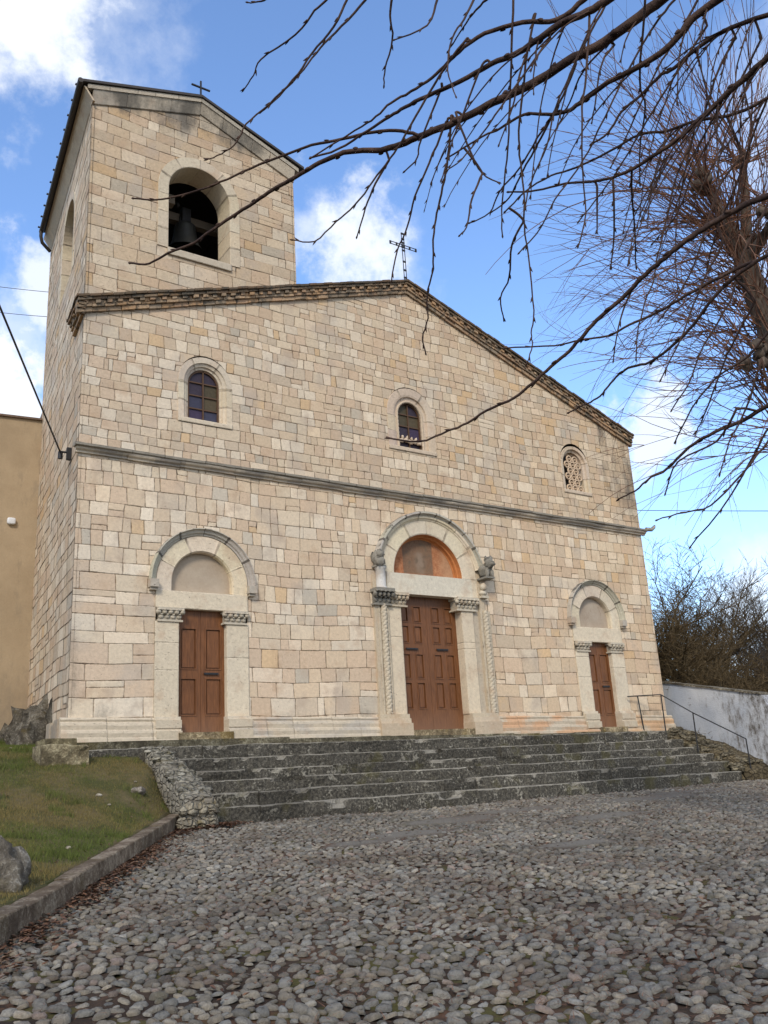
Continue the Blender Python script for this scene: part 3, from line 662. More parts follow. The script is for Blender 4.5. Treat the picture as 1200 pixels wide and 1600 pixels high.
    doorleaf(church, 0, .87, 2.92, .20, -.04, [(.42, .98), (1.07, 1.60), (1.84, 2.22), (2.30, 2.66)], 2, [(-.62, -.30, 1.71), (.22, .54, 1.71)], 'tall brown centre door with sixteen panels')
    m = MB(); m.box(-.95, .95, -.193, .35, -.32, -.042, (1.6, 1.35, .95)); m.build('threshold', M_ROCK, church)
central()
# ---- windows
def window(cx, zb, zs, r, bands, tone, pane=True, label=None, cols=2, rows=4):
    p = MB(); uband(p, cx, zb, zs, [(r, .24)]+bands, tone, .4, 18); rb = bands[-1][0]
    f = p.build('window', M_TRIM, church)
    if label: f['label'] = label
    m = MB(); m.box(cx-rb+.004, cx+rb-.004, -.022, .26, zb-.09, zb+.004, tone, True); m.build('sill', M_TRIM, f)
    return f
def glazing(f, cx, zb, zs, r, seed):
    rr = random.Random(seed); m = MB(); H = zs+r-zb; rows, cols = 4, 2
    cols_ = [(.05, .035, .07), (.085, .065, .035), (.045, .045, .075), (.07, .055, .03), (.04, .03, .045)]
    for j in range(rows):
        for i in range(cols):
            cell = [(cx-r+2*r*i/cols, zb+H*j/rows, 0, 0), (cx-r+2*r*(i+1)/cols, zb+H*j/rows, 0, 0), (cx-r+2*r*(i+1)/cols, zb+H*(j+1)/rows, 0, 0), (cx-r+2*r*i/cols, zb+H*(j+1)/rows, 0, 0)]
            for a, b, c in planes(arch_poly(cx, zb, zs, r, 12)): cell = clip(cell, a, b, c) if cell else cell
            if cell: dy = rr.uniform(-.006, .006); m.face([(p[0], .145+dy*(p[0]-cx)/r, p[1]) for p in cell], rr.choice(cols_))
    m.build('pane', M_GLASS, f)
    m = MB(); m.box(cx-.014, cx+.014, .11, .14, zb, zs+r-.01)
    for j in range(1, rows):
        z = zb+H*j/rows; hw = r if z < zs else math.sqrt(max(0, r*r-(z-zs)**2)); m.box(cx-hw, cx+hw, .115, .138, z-.013, z+.013)
    uband(m, cx, zb, zs, [(r-.03, .14), (r-.03, .11), (r+.005, .11)], (1, 1, 1), 9, 14); m.build('frame', M_BEAM2, f)
M_BEAM2 = mat_simple('window_frame_wood', (.10, .055, .03), .6, .3, 20)
f = window(-5.36, 6.12, 6.93, .335, [(.345, .085), (.385, .075), (.395, .04), (.45, .02), (.46, -.012), (.58, -.018), (.59, .02)], (.62, .53, .40), label='left round-arched upper window with dark coloured panes'); glazing(f, -5.36, 6.12, 6.93, .335, 2)
f = window(-.18, 6.36, 7.20, .335, [(.35, .09), (.38, .085), (.39, .05), (.46, .04), (.47, .0), (.52, -.012), (.68, -.015), (.69, .02)], (.57, .46, .34), label='middle round-arched upper window with a broken carved screen'); glazing(f, -.18, 6.36, 7.20, .335, 3)
# rope-like edge and remains of a carved stone screen of the middle window
m = MB(); pts = []
for k in range(60):
    s = k/59*(2*.84+math.pi*.36)
    if s < .84: q = (-.18+.36, 6.36+s)
    elif s < .84+math.pi*.36: a = (s-.84)/.36; q = (-.18+.36*math.cos(a), 7.20+.36*math.sin(a))
    else: q = (-.18-.36, 7.20-(s-.84-math.pi*.36))
    pts.append((q[0],   .06, q[1]))
m.tube(pts, [.030+.008*(k % 2) for k in range(60)], 6, (.55, .44, .32))
m.build('rope_moulding', M_TRIM, f)
m = MB()
for i in range(5): m.blob((-.44+i*.13, .08, 6.56+.02*(i % 2)), (.085, .04, .05), (.60, .48, .36), 6, .35, i)
for i in range(4): m.blob((-.40+i*.13, .08, 6.64), (.03, .03, .05), (.60, .48, .36), 5, .3, i+7)
m.build('broken_stone_screen', M_TRIM, f)
f = window(5.20, 6.03, 6.78, .31, [(.32, .16), (.35, .15), (.36, .07), (.42, .05), (.43, -.005), (.51, -.012), (.52, .02)], (.58, .47, .35), label='right round-arched upper window filled by a pierced stone screen')
m = MB(); rr = .105
for j in range(7):
    for i in range(-2, 3):
        x = 5.20+(i*.21 if j % 2 == 0 else i*.21+.105); z = 6.12+j*.165
        if z > 6.78 and (x-5.2)**2+(z-6.78)**2 > .27**2: continue
        if abs(x-5.2) > .30: continue
        m.tube([(x+.085*math.cos(a*math.pi/6), .08, z+.085*math.sin(a*math.pi/6)) for a in range(13)], .024, 5, (.60, .45, .31), False)
        m.tube([(x+.03, .08, z), (x-.03, .08, z)], .03, 4, (.60, .45, .31))
m.build('pierced_stone_screen', M_TRIM, f)
m = MB(); disc(m, 5.2, 6.03, 6.78, .31, .19, 12, (.02, .016, .012)); m.build('pane', M_GLASS, f)
# belfry openings
p = MB(); uband(p, -5.48, 9.86, 11.34, [(.70, .62), (.70, .0), (.715, -.006), (.93, -.010), (.935, .02)], (.58, .49, .36), .42, 24)
p.box(-5.48-.72, -5.48+.72, -.03, .62, 9.70, 9.862, (.5, .43, .33), True); p.build('belfry_arch', M_TRIM, church)
p = MB(); uband(p, 0, 9.93, 11.30, [(.80, .60), (.80, .0), (.82, -.006), (.98, -.010), (.985, .02)], (.58, .49, .36), .42, 24)
o = p.build('belfry_arch', M_TRIM, church)
o.matrix_local = Matrix(((SDIR.x, -SN.x, 0, XL+SDIR.x*2.74), (SDIR.y, -SN.y, 0, SDIR.y*2.74), (0, 0, 1, 0), (0, 0, 0, 1)))
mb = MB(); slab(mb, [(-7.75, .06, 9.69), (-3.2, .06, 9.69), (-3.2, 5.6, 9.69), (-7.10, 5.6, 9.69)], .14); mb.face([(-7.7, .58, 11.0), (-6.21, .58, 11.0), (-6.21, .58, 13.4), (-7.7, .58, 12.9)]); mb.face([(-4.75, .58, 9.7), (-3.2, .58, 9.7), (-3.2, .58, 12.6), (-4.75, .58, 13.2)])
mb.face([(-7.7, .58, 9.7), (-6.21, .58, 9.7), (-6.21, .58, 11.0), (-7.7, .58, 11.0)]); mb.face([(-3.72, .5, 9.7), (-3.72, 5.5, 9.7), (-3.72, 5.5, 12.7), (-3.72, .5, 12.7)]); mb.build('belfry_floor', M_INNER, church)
bell = empty('church_bell', (-5.33, 1.2, 11.5), 'dark bronze bell hanging in the arched opening of the bell tower', 'bell')
m = MB(); m.lathe((-5.33, 1.2, 10.70), [(.40, 0), (.385, .03), (.335, .12), (.285, .26), (.26, .42), (.25, .56), (.235, .64), (.17, .70), (.05, .72), (0, .72)], 26)
m.lathe((-5.33, 1.2, 10.70), [(.36, .0), (.30, .12), (.24, .3), (.22, .6)], 26); fix(m.build('bell_body', M_BRONZE), bell)
m = MB(); m.tube([(-5.33, 1.2, 11.3), (-5.33, 1.2, 10.74)], .02, 6); m.blob((-5.33, 1.2, 10.70), (.06, .06, .07), n=6, amp=0); fix(m.build('clapper', M_IRON), bell)
m = MB(); m.box(-5.43, -5.23, 1.1, 1.3, 11.42, 11.78); m.tube([(-5.33-.12, 1.2, 11.40), (-5.33-.12, 1.2, 11.56)], .02, 6); m.tube([(-5.33+.12, 1.2, 11.40), (-5.33+.12, 1.2, 11.56)], .02, 6); m.blob((-5.55, 1.1, 11.78), (.06, .06, .06), n=5, amp=0); fix(m.build('headstock', M_IRON), bell)
m = MB(); m.box(-7.5, -3.3, 1.28, 1.46, 11.50, 11.70); m.obox((-6.0, 1.25, 11.1), (.14, 0, 0), (0, .14, 0), (.12, 0, .9)); m.build('bell_beam', M_BEAM, church)
m = MB(); m.box(-6.05, -5.75, .75, .95, 11.52, 11.74); m.build('bell_bearing', M_BEAM, church)
# tower coping stones (raking band below the roof)
mb = MB(); rc = random.Random(8)
def rake(mb, x0, z0, x1, z1, hgt, y0, y1, L, toner, tilt=0):
    n = max(1, round(abs(x1-x0)/L)); d = Vector((x1-x0, 0, z1-z0)); dn = d.normalized(); cut = [0]+sorted((i+rc.uniform(-.15, .15))/n for i in range(1, n))+[1]
    for a, b in zip(cut[:-1], cut[1:]):
        k = rc.uniform(.85, 1.1); mb.obox(Vector((x0, y0, z0-hgt))+d*a, d*(b-a), (0, y1-y0, 0), (0, tilt, hgt), tuple(c*k for c in toner), True)
rake(mb, XL-.02, 13.02, -5.48, 13.75, .30, -.012, .05, .7, (.55, .47, .36), -.085); rake(mb, -5.48, 13.75, TR_+.01, 12.82, .27, -.014, .05, .6, (.55, .47, .36), -.085); mb.build('coping', M_WALL, church)
mb = MB(); rake(mb, XL-.14, 13.09, -5.48, 13.83, .10, -.115, .02, .55, (.52, .45, .35)); rake(mb, -5.48, 13.83, TR_+.10, 12.90, .10, -.115, .02, .55, (.45, .40, .32)); mb.build('coping', M_MOULD, church)
# tower roof
mb = MB()
slab(mb, [(-8.13, -.15, 13.13), (-5.48, -.15, 13.90), (-5.48, 5.95, 13.90), (-7.46, 5.6, 13.13)], .06); slab(mb, [(-5.48, -.15, 13.901), (-2.92, -.15, 12.97), (-2.92, 5.9, 12.97), (-5.48, 5.9, 13.901)], .06)
for i in range(12):
    a = i/12; x = -8.18+.65*a; y = -.17+5.9*a; mb.box(x-.005, x+.05, y+.22, y+.27, 13.125, 13.148)
mb.build('tower_roof', M_DARKROOF, church)
mb = MB()
for i in range(9):
    a = -.10+i*.66; k = rc.uniform(.9, 1.08); mb.obox(Vector((XL, 0, 12.74))+SDIR*a-SN*.03, SDIR*.655, SN*.04, SN*.19+Vector((0, 0, .30)), (.60*k, .49*k, .35*k))
mb.build('eave_cornice', M_TRIM, church)
mb = MB(); mb.tube([(-8.15, -.2, 13.05), (-7.49, 5.55, 13.05)], .055, 10); mb.tube([(-7.51, 5.45, 13.02), (-7.51, 5.45, 12.86), (-7.46, 5.5, 12.72), (-7.22, 5.65, 12.62)], .045, 8)
mb.build('gutter', M_DARKROOF, church)
mb = MB()
for sx, z0 in ((-5.47, 13.86),):
    mb.box(sx-.017, sx+.017, -.05, -.016, z0, 14.36); mb.box(sx-.22, sx+.22, -.052, -.014, 14.17, 14.20)
mb.build('tower_cross', M_IRON, church)
# nave cross, riveted openwork iron
mb = MB(); cx, y, zt = -.11, -.10, 12.10; zc = 11.74
for s in (-1, 1):
    mb.tube([(cx+s*.035, y, 10.76), (cx+s*.035, y, zt)], .011, 5); mb.tube([(cx-.39, y, zc+s*.035), (cx+.39, y, zc+s*.035)], .011, 5)
for z in (10.85, 11.06, 11.30, 11.62, zc+.1, zt-.16, zt): mb.box(cx-.045, cx+.045, y-.012, y+.012, z-.022, z+.022)
for dx in (-.39, -.2, .2, .39): mb.box(cx+dx-.022, cx+dx+.022, y-.012, y+.012, zc-.045, zc+.045)
mb.box(cx-.05, cx+.05, y-.014, y+.014, zc-.05, zc+.05); mb.build('gable_cross', M_IRON, church)
# nave roof
mb = MB()
slab(mb, [(XL+.05, .05, capz_left(XL)-.02), (APX, .05, 10.76), (APX, 20, 10.76), (-5.6, 20, capz_left(-7.84)-.02)], .1); slab(mb, [(APX, .05, 10.761), (7.58, .05, capz_right(7.58)-.02), (7.58, 20, capz_right(7.58)-.02), (APX, 20, 10.761)], .1)
mb.build('roof', M_TILE, church)
# brick cornice along both rakes with its return on the left
mb = MB(); rb = random.Random(17)
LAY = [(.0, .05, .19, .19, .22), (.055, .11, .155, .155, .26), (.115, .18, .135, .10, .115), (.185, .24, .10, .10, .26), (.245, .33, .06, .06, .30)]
def brick_tone():
    c = rb.choice([(.40, .26, .16), (.36, .26, .17), (.42, .29, .18), (.30, .23, .16), (.46, .29, .16)]); k = rb.uniform(.75, 1.15); return tuple(v*k for v in c)
def cornice(p0, p1, outv, ext=0):
    p0, p1, outv = Vector(p0), Vector(p1), Vector(outv); d = p1-p0; L = d.length; dn = d/L
    for li, (a, b, pr0, pr1, bl) in enumerate(LAY):
        s = 0; k = 0
        while s < L:
            l = min(bl*rb.uniform(.85, 1.15), L-s); pr = (pr0 if k % 2 else pr1)+rb.uniform(-.012, .012); pr += .0
            t = brick_tone()
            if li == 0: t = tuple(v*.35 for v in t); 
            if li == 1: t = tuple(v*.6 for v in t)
            dz = rb.uniform(-.008, .008)
            mb.obox(p0+dn*s-Vector((0, 0, b))+Vector((0, 0, dz))-outv*.03, dn*(l-.012), outv*(pr+.03), Vector((0, 0, b-a)), t)
            s += l; k += 1
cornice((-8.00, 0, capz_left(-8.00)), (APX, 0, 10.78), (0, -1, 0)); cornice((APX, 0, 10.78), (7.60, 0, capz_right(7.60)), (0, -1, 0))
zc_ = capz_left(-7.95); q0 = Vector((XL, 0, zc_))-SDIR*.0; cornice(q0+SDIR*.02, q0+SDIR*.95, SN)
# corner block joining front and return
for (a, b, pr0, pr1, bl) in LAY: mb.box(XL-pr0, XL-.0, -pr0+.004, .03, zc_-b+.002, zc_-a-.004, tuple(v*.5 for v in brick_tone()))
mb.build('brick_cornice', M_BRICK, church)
# cable bracket on the side wall
mb = MB(); q = Vector((-7.75, .8, 5.33)); mb.tube([q, q+SN*.22], .02, 6); mb.tube([q+SN*.2, q+SN*.2-Vector((0, 0, .14))], .045, 8); mb.box(q.x-.09, q.x-.01, q.y-.04, q.y+.04, 5.18, 5.42); mb.build('cable_bracket', M_IRON, church)
# ------------------------------------------------------------------ ground heights
def gz(x, y): return -1.52+.075*(min(y, -2.2)+2.4)
K0 = np.array([-6.72, -2.18]); K1 = np.array([-10.60, -8.50]); KD = (K1-K0)/np.linalg.norm(K1-K0); KN = np.array([KD[1], -KD[0]])   # towards the grass
if KN[0] > 0: KN = -KN
def kd(x, y): return (x-K0[0])*KN[0]+(y-K0[1])*KN[1]      # >0 on the grass side
# thin plate interpolation of the grass bank
GP = np.array([(-8.4, -.75, -.46), (-7.0, -.6, -.42), (-7.3, -2.0, -.95), (-7.0, -2.55, -1.24), (-10.25, -7.0, -1.66), (-10.7, -7.9, -1.74), (-8.2, -4.3, -1.47), (-7.7, 5.7, .33), (-9.0, -3.0, -1.12), (-12, 5.7, .30), (-14, -3, -1.1), (-15, -9, -1.7), (-9.2, -6, -1.60), (-10, 0, -.35), (-18, 6, .3), (-18, -10, -1.8), (-12.5, -11.5, -2.05), (-8.2, 3, .05)])
def tps(r2): return r2*np.log(r2+1e-9)
_A = tps(((GP[:, None, :2]-GP[None, :, :2])**2).sum(-1)); _n = len(GP); _P = np.c_[np.ones(_n), GP[:, :2]]
_M = np.block([[_A+np.eye(_n)*.3, _P], [_P.T, np.zeros((3, 3))]]); _w = np.linalg.solve(_M, np.r_[GP[:, 2], 0, 0, 0])
def hz_grass(x, y):
    x = np.asarray(x, float); y = np.asarray(y, float); p = np.stack([x.ravel(), y.ravel()], 1)
    v = tps(((p[:, None]-GP[None, :, :2])**2).sum(-1))@_w[:_n]+_w[_n]+p@_w[_n+1:]
    return v.reshape(x.shape)
# smooth 2D value noise in numpy
def vnoise(x, y, seed=0):
    def h(i, j):
        n = (i*374761393+j*668265263+seed*982451653) & 0x7fffffff; n = (n ^ (n >> 13))*1274126177 & 0x7fffffff; return ((n ^ (n >> 16)) & 0xffff)/65535.0
    xi = np.floor(x).astype(np.int64); yi = np.floor(y).astype(np.int64); fx = x-xi; fy = y-yi; fx = fx*fx*(3-2*fx); fy = fy*fy*(3-2*fy)
    return (h(xi, yi)*(1-fx)+h(xi+1, yi)*fx)*(1-fy)+(h(xi, yi+1)*(1-fx)+h(xi+1, yi+1)*fx)*fy
def fbm(x, y, s=0): return .55*vnoise(x, y, s)+.3*vnoise(x*2.1, y*2.1, s+1)+.15*vnoise(x*4.3, y*4.3, s+2)
def plaza_z(x, y): return -1.52+.075*(np.minimum(y, -2.2)+2.4)+.05*(fbm(x*.45, y*.45, 5)-.5)
PATCH = [(-3.1, -4.1, 1.1, .35), (-1.1, -3.7, 1.3, .3), (-4.6, -5.1, .8, .28), (-.9, -5.3, .9, .3), (2.0, -3.7, 1.6, .3), (-3.6, -7.2, .6, .22), (-5.6, -5.4, .5, .2), (4.0, -3.3, 1.5, .25)]
def patch(x, y):
    m = np.zeros_like(x)
    for a, b, p, q in PATCH: m = np.maximum(m, np.clip(1.5-(((x-a)/p)**2+((y-b)/q)**2)-1.2*(fbm(x*3, y*3, 9)-.5), 0, 1))
    return m
# cobbled plaza base sheet
xs = np.arange(-16, 16.01, .1); ys = np.arange(-18, -1.9, .1); X, Y = np.meshgrid(xs, ys); Pm = patch(X, Y)
Z = plaza_z(X, Y)-.012+.022*(fbm(X*5, Y*5, 3)-.5)+.024*Pm
Z = np.where(kd(X, Y) > .12, Z-.5, Z)
nx_, ny_ = len(xs), len(ys); I = np.arange(nx_*ny_).reshape(ny_, nx_); F = np.stack([I[:-1, :-1], I[:-1, 1:], I[1:, 1:], I[1:, :-1]], -1).reshape(-1, 4)
pz = npmesh('plaza_ground', np.stack([X, Y, Z], -1).reshape(-1, 3), F, M_EARTH); tag(pz, kind='structure')
a = pz.data.attributes.new('patch', 'FLOAT', 'POINT'); a.data.foreach_set('value', Pm.astype(np.float32).ravel())
# cobbles by dart throwing
def in_view(x, y, m=1.12):
    d = np.array([x, y, -1.9])-CAM; f = d@FW
    if f < .5: return False
    u = d@RT/f*FPX; v = -(d@UP)/f*FPX
    return abs(u) < 600*m+60 and v < 800*m+60
rs = random.Random(99); cell = .22; gridh = {}; stones = []
def try_add(x, y, r):
    ci, cj = int(math.floor(x/cell)), int(math.floor(y/cell))
    for i in range(ci-1, ci+2):
        for j in range(cj-1, cj+2):
            for (a, b, c) in gridh.get((i, j), ()):
                dx_, dy_ = x-a, y-b; e_ = (dx_*.819-dy_*.574)/1.22; f_ = dx_*.574+dy_*.819
                if e_*e_+f_*f_ < ((r+c)*.97)**2: return False
    gridh.setdefault((ci, cj), []).append((x, y, r)); stones.append((x, y, r)); return True
import time
for rad, tries in ((.050, 5000), (.043, 35000), (.036, 150000), (.029, 260000), (.022, 150000)):
    for _ in range(tries):
        x = rs.uniform(-11.5, 10); y = rs.uniform(-13.6, -2.38)
        if kd(x, y) > -.02: continue
        if not in_view(x, y): continue
        big = .80+.20*min(1, max(0, (-y-4)/7))
        try_add(x, y, rad*big*rs.uniform(.88, 1.1))
# stone prototypes
def pebble(seed, seg=9, ring=3):
    r = random.Random(seed); V = []; e = r.uniform(2.1, 2.8)
    for j in range(ring+1):
        th = math.pi/2*(1-j/ring)*1.0+(-.25 if j == 0 else 0) if False else (math.pi*.62)*(1-j/ring)
        for k in range(seg):
            ph = 2*math.pi*k/seg; c, s_ = math.cos(ph), math.sin(ph); q = (abs(c)**e+abs(s_)**e)**(-1/e); rr_ = math.sin(th)**.8*q if th > 0 else 0
            d = Vector((c, s_, math.cos(th))); n = 1+.16*mnoise.noise(d*1.4+Vector((seed*3.1, 0, 0)))
            V.append((c*rr_*n, s_*rr_*n, math.cos(th)*(1+.25*mnoise.noise(d*1.8+Vector((0, seed*2.3, 0))))))
    F = [(j*seg+k, j*seg+(k+1) % seg, (j+1)*seg+(k+1) % seg, (j+1)*seg+k) for j in range(ring) for k in range(seg)]
    return np.array(V), np.array(F)
protos = [pebble(i) for i in range(14)]
ST = np.array(stones); pm = patch(ST[:, 0], ST[:, 1]); pzs = plaza_z(ST[:, 0], ST[:, 1]); tn = fbm(ST[:, 0]*.8, ST[:, 1]*.8, 21); warmn = fbm(ST[:, 0]*1.3, ST[:, 1]*1.3, 31)
Vs, Fs, Ts = [], [], []; off = 0
for i, (x, y, r) in enumerate(stones):
    V, Fq = protos[rs.randrange(14)]; asp = rs.uniform(1.05, 1.75); ang = rs.gauss(-.50, .65); ca, sa = math.cos(ang), math.sin(ang)
    a = r*1.10*asp**.5*.92; b = r*1.13/asp**.5*.93; h = r*rs.uniform(.42, .78)
    P = V*np.array([a, b, h]); tl = rs.uniform(-.35, .35); P[:, 2] += P[:, 0]*tl
    Q = np.stack([x+P[:, 0]*ca-P[:, 1]*sa, y+P[:, 0]*sa+P[:, 1]*ca, pzs[i]+P[:, 2]+.004-.020*rs.random()-.012*pm[i]-(.02 if warmn[i] > .66 and rs.random() < .5 else 0)], 1)
    g = rs.gauss(.205, .048)*(.60+.68*tn[i]); g = max(.07, min(.42, g)); wv = rs.uniform(.05, .26)
    c = (g*(1+wv*.9), g*(1+wv*.25), g*(.93-wv*.45))
    if rs.random() < .05: c = (g*1.2, g*.95, g*.78)
    Vs.append(Q); Fs.append(Fq+off); Ts.append(np.tile(c, (len(V), 1))); off += len(V)
cb = npmesh('cobblestone_paving', np.concatenate(Vs), np.concatenate(Fs), M_COB, np.concatenate(Ts)); tag(cb, kind='structure')
# ------------------------------------------------------------------ wide ground and hillside
def gridmesh(name, xs, ys, zf, mat):
    X, Y = np.meshgrid(xs, ys); Z = zf(X, Y); n1, n2 = len(ys), len(xs); I = np.arange(n1*n2).reshape(n1, n2)
    F = np.stack([I[:-1, :-1], I[:-1, 1:], I[1:, 1:], I[1:, :-1]], -1).reshape(-1, 4)
    return npmesh(name, np.stack([X, Y, Z], -1).reshape(-1, 3), F, mat)
def zg(X, Y):
    z = -1.75+.075*(np.minimum(Y, -2)+2.4)
    z = np.where(Y > -2, -1.70+.02*np.clip(Y, 0, 60), z); z = np.where(Y < -17, z[0, 0]*0-1.75+.075*(-14.6), z)
    return z-.15
lin = lambda a, b, n: np.linspace(a, b, n)
g = gridmesh('ground', np.r_[lin(-900, -60, 12), lin(-50, 50, 60), lin(60, 900, 12)], np.r_[lin(-900, -60, 10), lin(-50, 60, 70), lin(80, 900, 12)], zg, M_HILL); tag(g, kind='structure')
def zh(X, Y):
    d = np.hypot(X-10, Y-10); ang = np.arctan2(Y-5, X-5)
    h = np.clip((d-45)/120, 0, 1); h = h*h*(3-2*h)*13*(.8+.5*fbm(X*.02, Y*.02, 41))*np.clip((X+60)/100, .3, 1.0)+1.2*fbm(X*.12, Y*.12, 44)*np.clip((d-45)/30, 0, 1)
    return h-2.2
g = gridmesh('hillside', lin(-150, 420, 150), lin(25, 420, 110), zh, M_HILL); tag(g, kind='structure')
# ------------------------------------------------------------------ steps
def rough(mb, x0, x1, y0, y1, z0, z1, tone, seed, amp=.012, step=.07, chips=.03, zfun=None):
    """box with a broken, weathered surface; open underneath"""
    nx = max(2, int((x1-x0)/step)); 
    prof = [(y0, z0), (y0, z0+(z1-z0)*.4), (y0, z0+(z1-z0)*.75), (y0+.004, z1-.015), (y0+.018, z1), (y0+(y1-y0)*.3, z1+.002), (y0+(y1-y0)*.65, z1), (y1, z1)]
    rows = []
    for i in range(nx+1):
        x = x0+(x1-x0)*i/nx; row = []
        for k, (y, z) in enumerate(prof):
            v = Vector((x*2.3, y*3, z*5+seed)); n = mnoise.noise(v)*amp+mnoise.noise(v*4.1)*amp*.6
            ch = max(0, mnoise.noise(Vector((x*1.9, seed*3.3, 1)))-.28)*chips*4 if k in (3, 4) else 0
            row.append((x, y+n+ch, (zfun(x) if zfun else 0)+z+n*.5-ch*.9))
        rows.append(row)
    mb.grid(rows, tone, smooth=False)
    for row, rev in ((rows[0], 0), (rows[-1], 1)):
        p = row+[(row[0][0], y1, z0)]; mb.face(p if rev else p[::-1], tone)
YS = [-.46, -.82, -1.18, -1.55, -1.91, -2.28]; ZSt = [-.235, -.47, -.675, -.85, -1.05, -1.27]; XE = [6.80, 6.95, 7.12, 7.12, 7.2, 7.0]
steps = empty('stone_steps', (0, -1.3, -1.5), 'wide dark lichen-covered stone steps leading up to the three church doors', 'steps')
for i in range(6):
    mb = MB(); x = -6.45 if i else -7.9; zlow = (ZSt[i+1] if i < 5 else -1.72)-.06; yb = (YS[i-1] if i else 0.0)+.1; rr = random.Random(40+i)
    while x < XE[i]:
        L = rr.uniform(.7, 1.9); L = min(L, XE[i]-x)
        if XE[i]-(x+L) < .3: L = XE[i]-x
        k = rr.uniform(.75, 1.3); yy = YS[i]+rr.uniform(-.012, .012) if x > -6.5 or i else -.42
        rough(mb, x, x+L-.006, yy, yb, zlow, ZSt[i]+rr.uniform(-.008, .008)-.002*x*(i == 5), (k, k*.99, k*.96), i*7+x, .030, .05, .12); x += L
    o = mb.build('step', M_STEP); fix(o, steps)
# left parapet of the steps, sloping rubble
def rubble(name, rows_fn, nst, seed, mat, label, cat, base):
    root = empty(name, base, label, cat); return root
par = MB(); nL = 34
rows = []
rp = random.Random(3)
for i in range(nL+1):
    t = i/nL; y = -.25-2.35*t; zt = -.235-.83*max(0, (t-.05)/.95)**1.05+.02*mnoise.noise(Vector((t*9, 0, 5))); row = []
    xo, xi = -6.64-.16*t, -6.22-.10*t
    zb = -1.75
    for (x, z) in [(xo-.02, zb), (xo-.01, zt-.35), (xo, zt-.10), (xo+.03, zt-.015), (xo+.15, zt+.01), (xo+.28, zt), (xi-.03, zt-.01), (xi, zt-.06), (xi+.01, zt-.3), (xi+.01, zb)]:
        n = mnoise.noise(Vector((x*6, y*6, z*6)))*.035+mnoise.noise(Vector((x*17, y*17, z*17)))*.018; row.append((x+n, y+n*.5, z+n))
    rows.append(row)
par.grid(rows, (1.1, 1.07, 1.0)); par.face(rows[-1][::-1], (1.1, 1.05, 1)); par.face(rows[0], (1, 1, 1))
for i in range(46):       # cap stones and loose blocks showing in it
    t = rp.random(); y = -.3-2.25*t; xo, xi = -6.64-.16*t, -6.22-.10*t; x = rp.uniform(xo+.04, xi-.04); z = -.235-.83*max(0, (t-.05)/.95)**1.05
    k = rp.uniform(.7, 1.3); par.blob((x, y, z-.02), (rp.uniform(.05, .13), rp.uniform(.05, .12), rp.uniform(.03, .06)), (k, k, k*.96), 6, .35, i*1.7)
for i in range(8):
    k = rp.uniform(.9, 1.4); par.blob((-6.86+i % 4*.16+rp.uniform(-.03, .03), -2.60, -1.45+.2*(i//4)), (.10, .07, .09), (k, k*.95, k*.85), 6, .3, i+50)
o = par.build('step_parapet', M_RUB); tag(o, 'low sloping rubble parapet along the grass side of the steps', 'parapet')
# right rubble ramp wall between the steps and the whitewashed wall
ram = MB(); rows = []
for i in range(31):
    t = i/30; y = -.02-2.42*t; zt = -.17-.95*t if t < .86 else -.17-.95*.86-2.2*(t-.86); row = []
    for (x, z) in [(6.75+.35*min(1, t*2), -1.8), (6.85+.3*min(1, t*2), zt-.38), (7.0+.22*t, zt-.2), (7.22, zt-.06), (7.42, zt+.0), (7.7, zt+.03), (7.93, zt+.03), (7.93, -1.8)]:
        n = mnoise.noise(Vector((x*5, y*5, z*5+9)))*.07+mnoise.noise(Vector((x*14, y*14, z*14)))*.03; row.append((x+n*(x < 7.9), y, z+n))
    rows.append(row)
ram.grid(rows, (.55, .47, .33)); ram.face(rows[-1][::-1], (.55, .47, .33)); ram.face(rows[0], (.55, .47, .33))
for i in range(150):
    t = rp.random(); y = -.1-2.2*t; zt = -.17-.95*t; x = rp.uniform(7.0, 7.85); z = zt-max(0, 7.35-x)*.8; k = rp.uniform(.4, .95)
    ram.blob((x, y, z), (rp.uniform(.06, .14), rp.uniform(.06, .13), rp.uniform(.03, .06)), (k, k*.92, k*.75), 6, .35, i*1.3)
o = ram.build('rubble_ramp', M_RUB); tag(o, 'brown mossy rubble slope between the steps and the whitewashed wall', 'rubble wall')
# whitewashed wall
ww = empty('whitewashed_wall', (8, -1, -1.5), 'peeling white boundary wall right of the church steps', 'wall')
mb = MB(); rows = []
for i in range(31):
    t = i/30; row = []
    for (z_, dx) in [(0, 0), (.25, 0), (.5, 0), (.75, 0), (1, 0), (1, .16), (1, .32), (.5, .32), (0, .32)]:
        zt = 1.05-.57*t-.04*t*t; zb = -1.85; z = zb+(zt-zb)*z_; y = .35-2.88*t-1.5*t**3*(1-z_)**1.1
        n = mnoise.noise(Vector((y*2.5, z*2.5, dx)))*.02; row.append((7.92+dx+n, y, z+n*.6))
    rows.append(row)
mb.grid(rows, (1, 1, 1), smooth=False); mb.face(rows[-1][::-1]); mb.face(rows[0]); fix(mb.build('wall_body', M_WHITEW), ww)
mb = MB()
for i in range(14):
    t0, t1 = i/14, (i+1)/14; y0, y1 = .35-2.9*t0, .35-2.9*t1+.01; z0, z1 = 1.05-.61*t0, 1.05-.61*t1; dz = rp.uniform(0, .012)
    mb.obox((7.88, y0, z0+dz), (.40, 0, 0), (0, y1-y0, z1-z0), (0, 0, .045), (lambda k: (.9*k, .85*k, .75*k))(rp.uniform(.7, 1.2)))
fix(mb.build('coping', M_ROCK), ww)
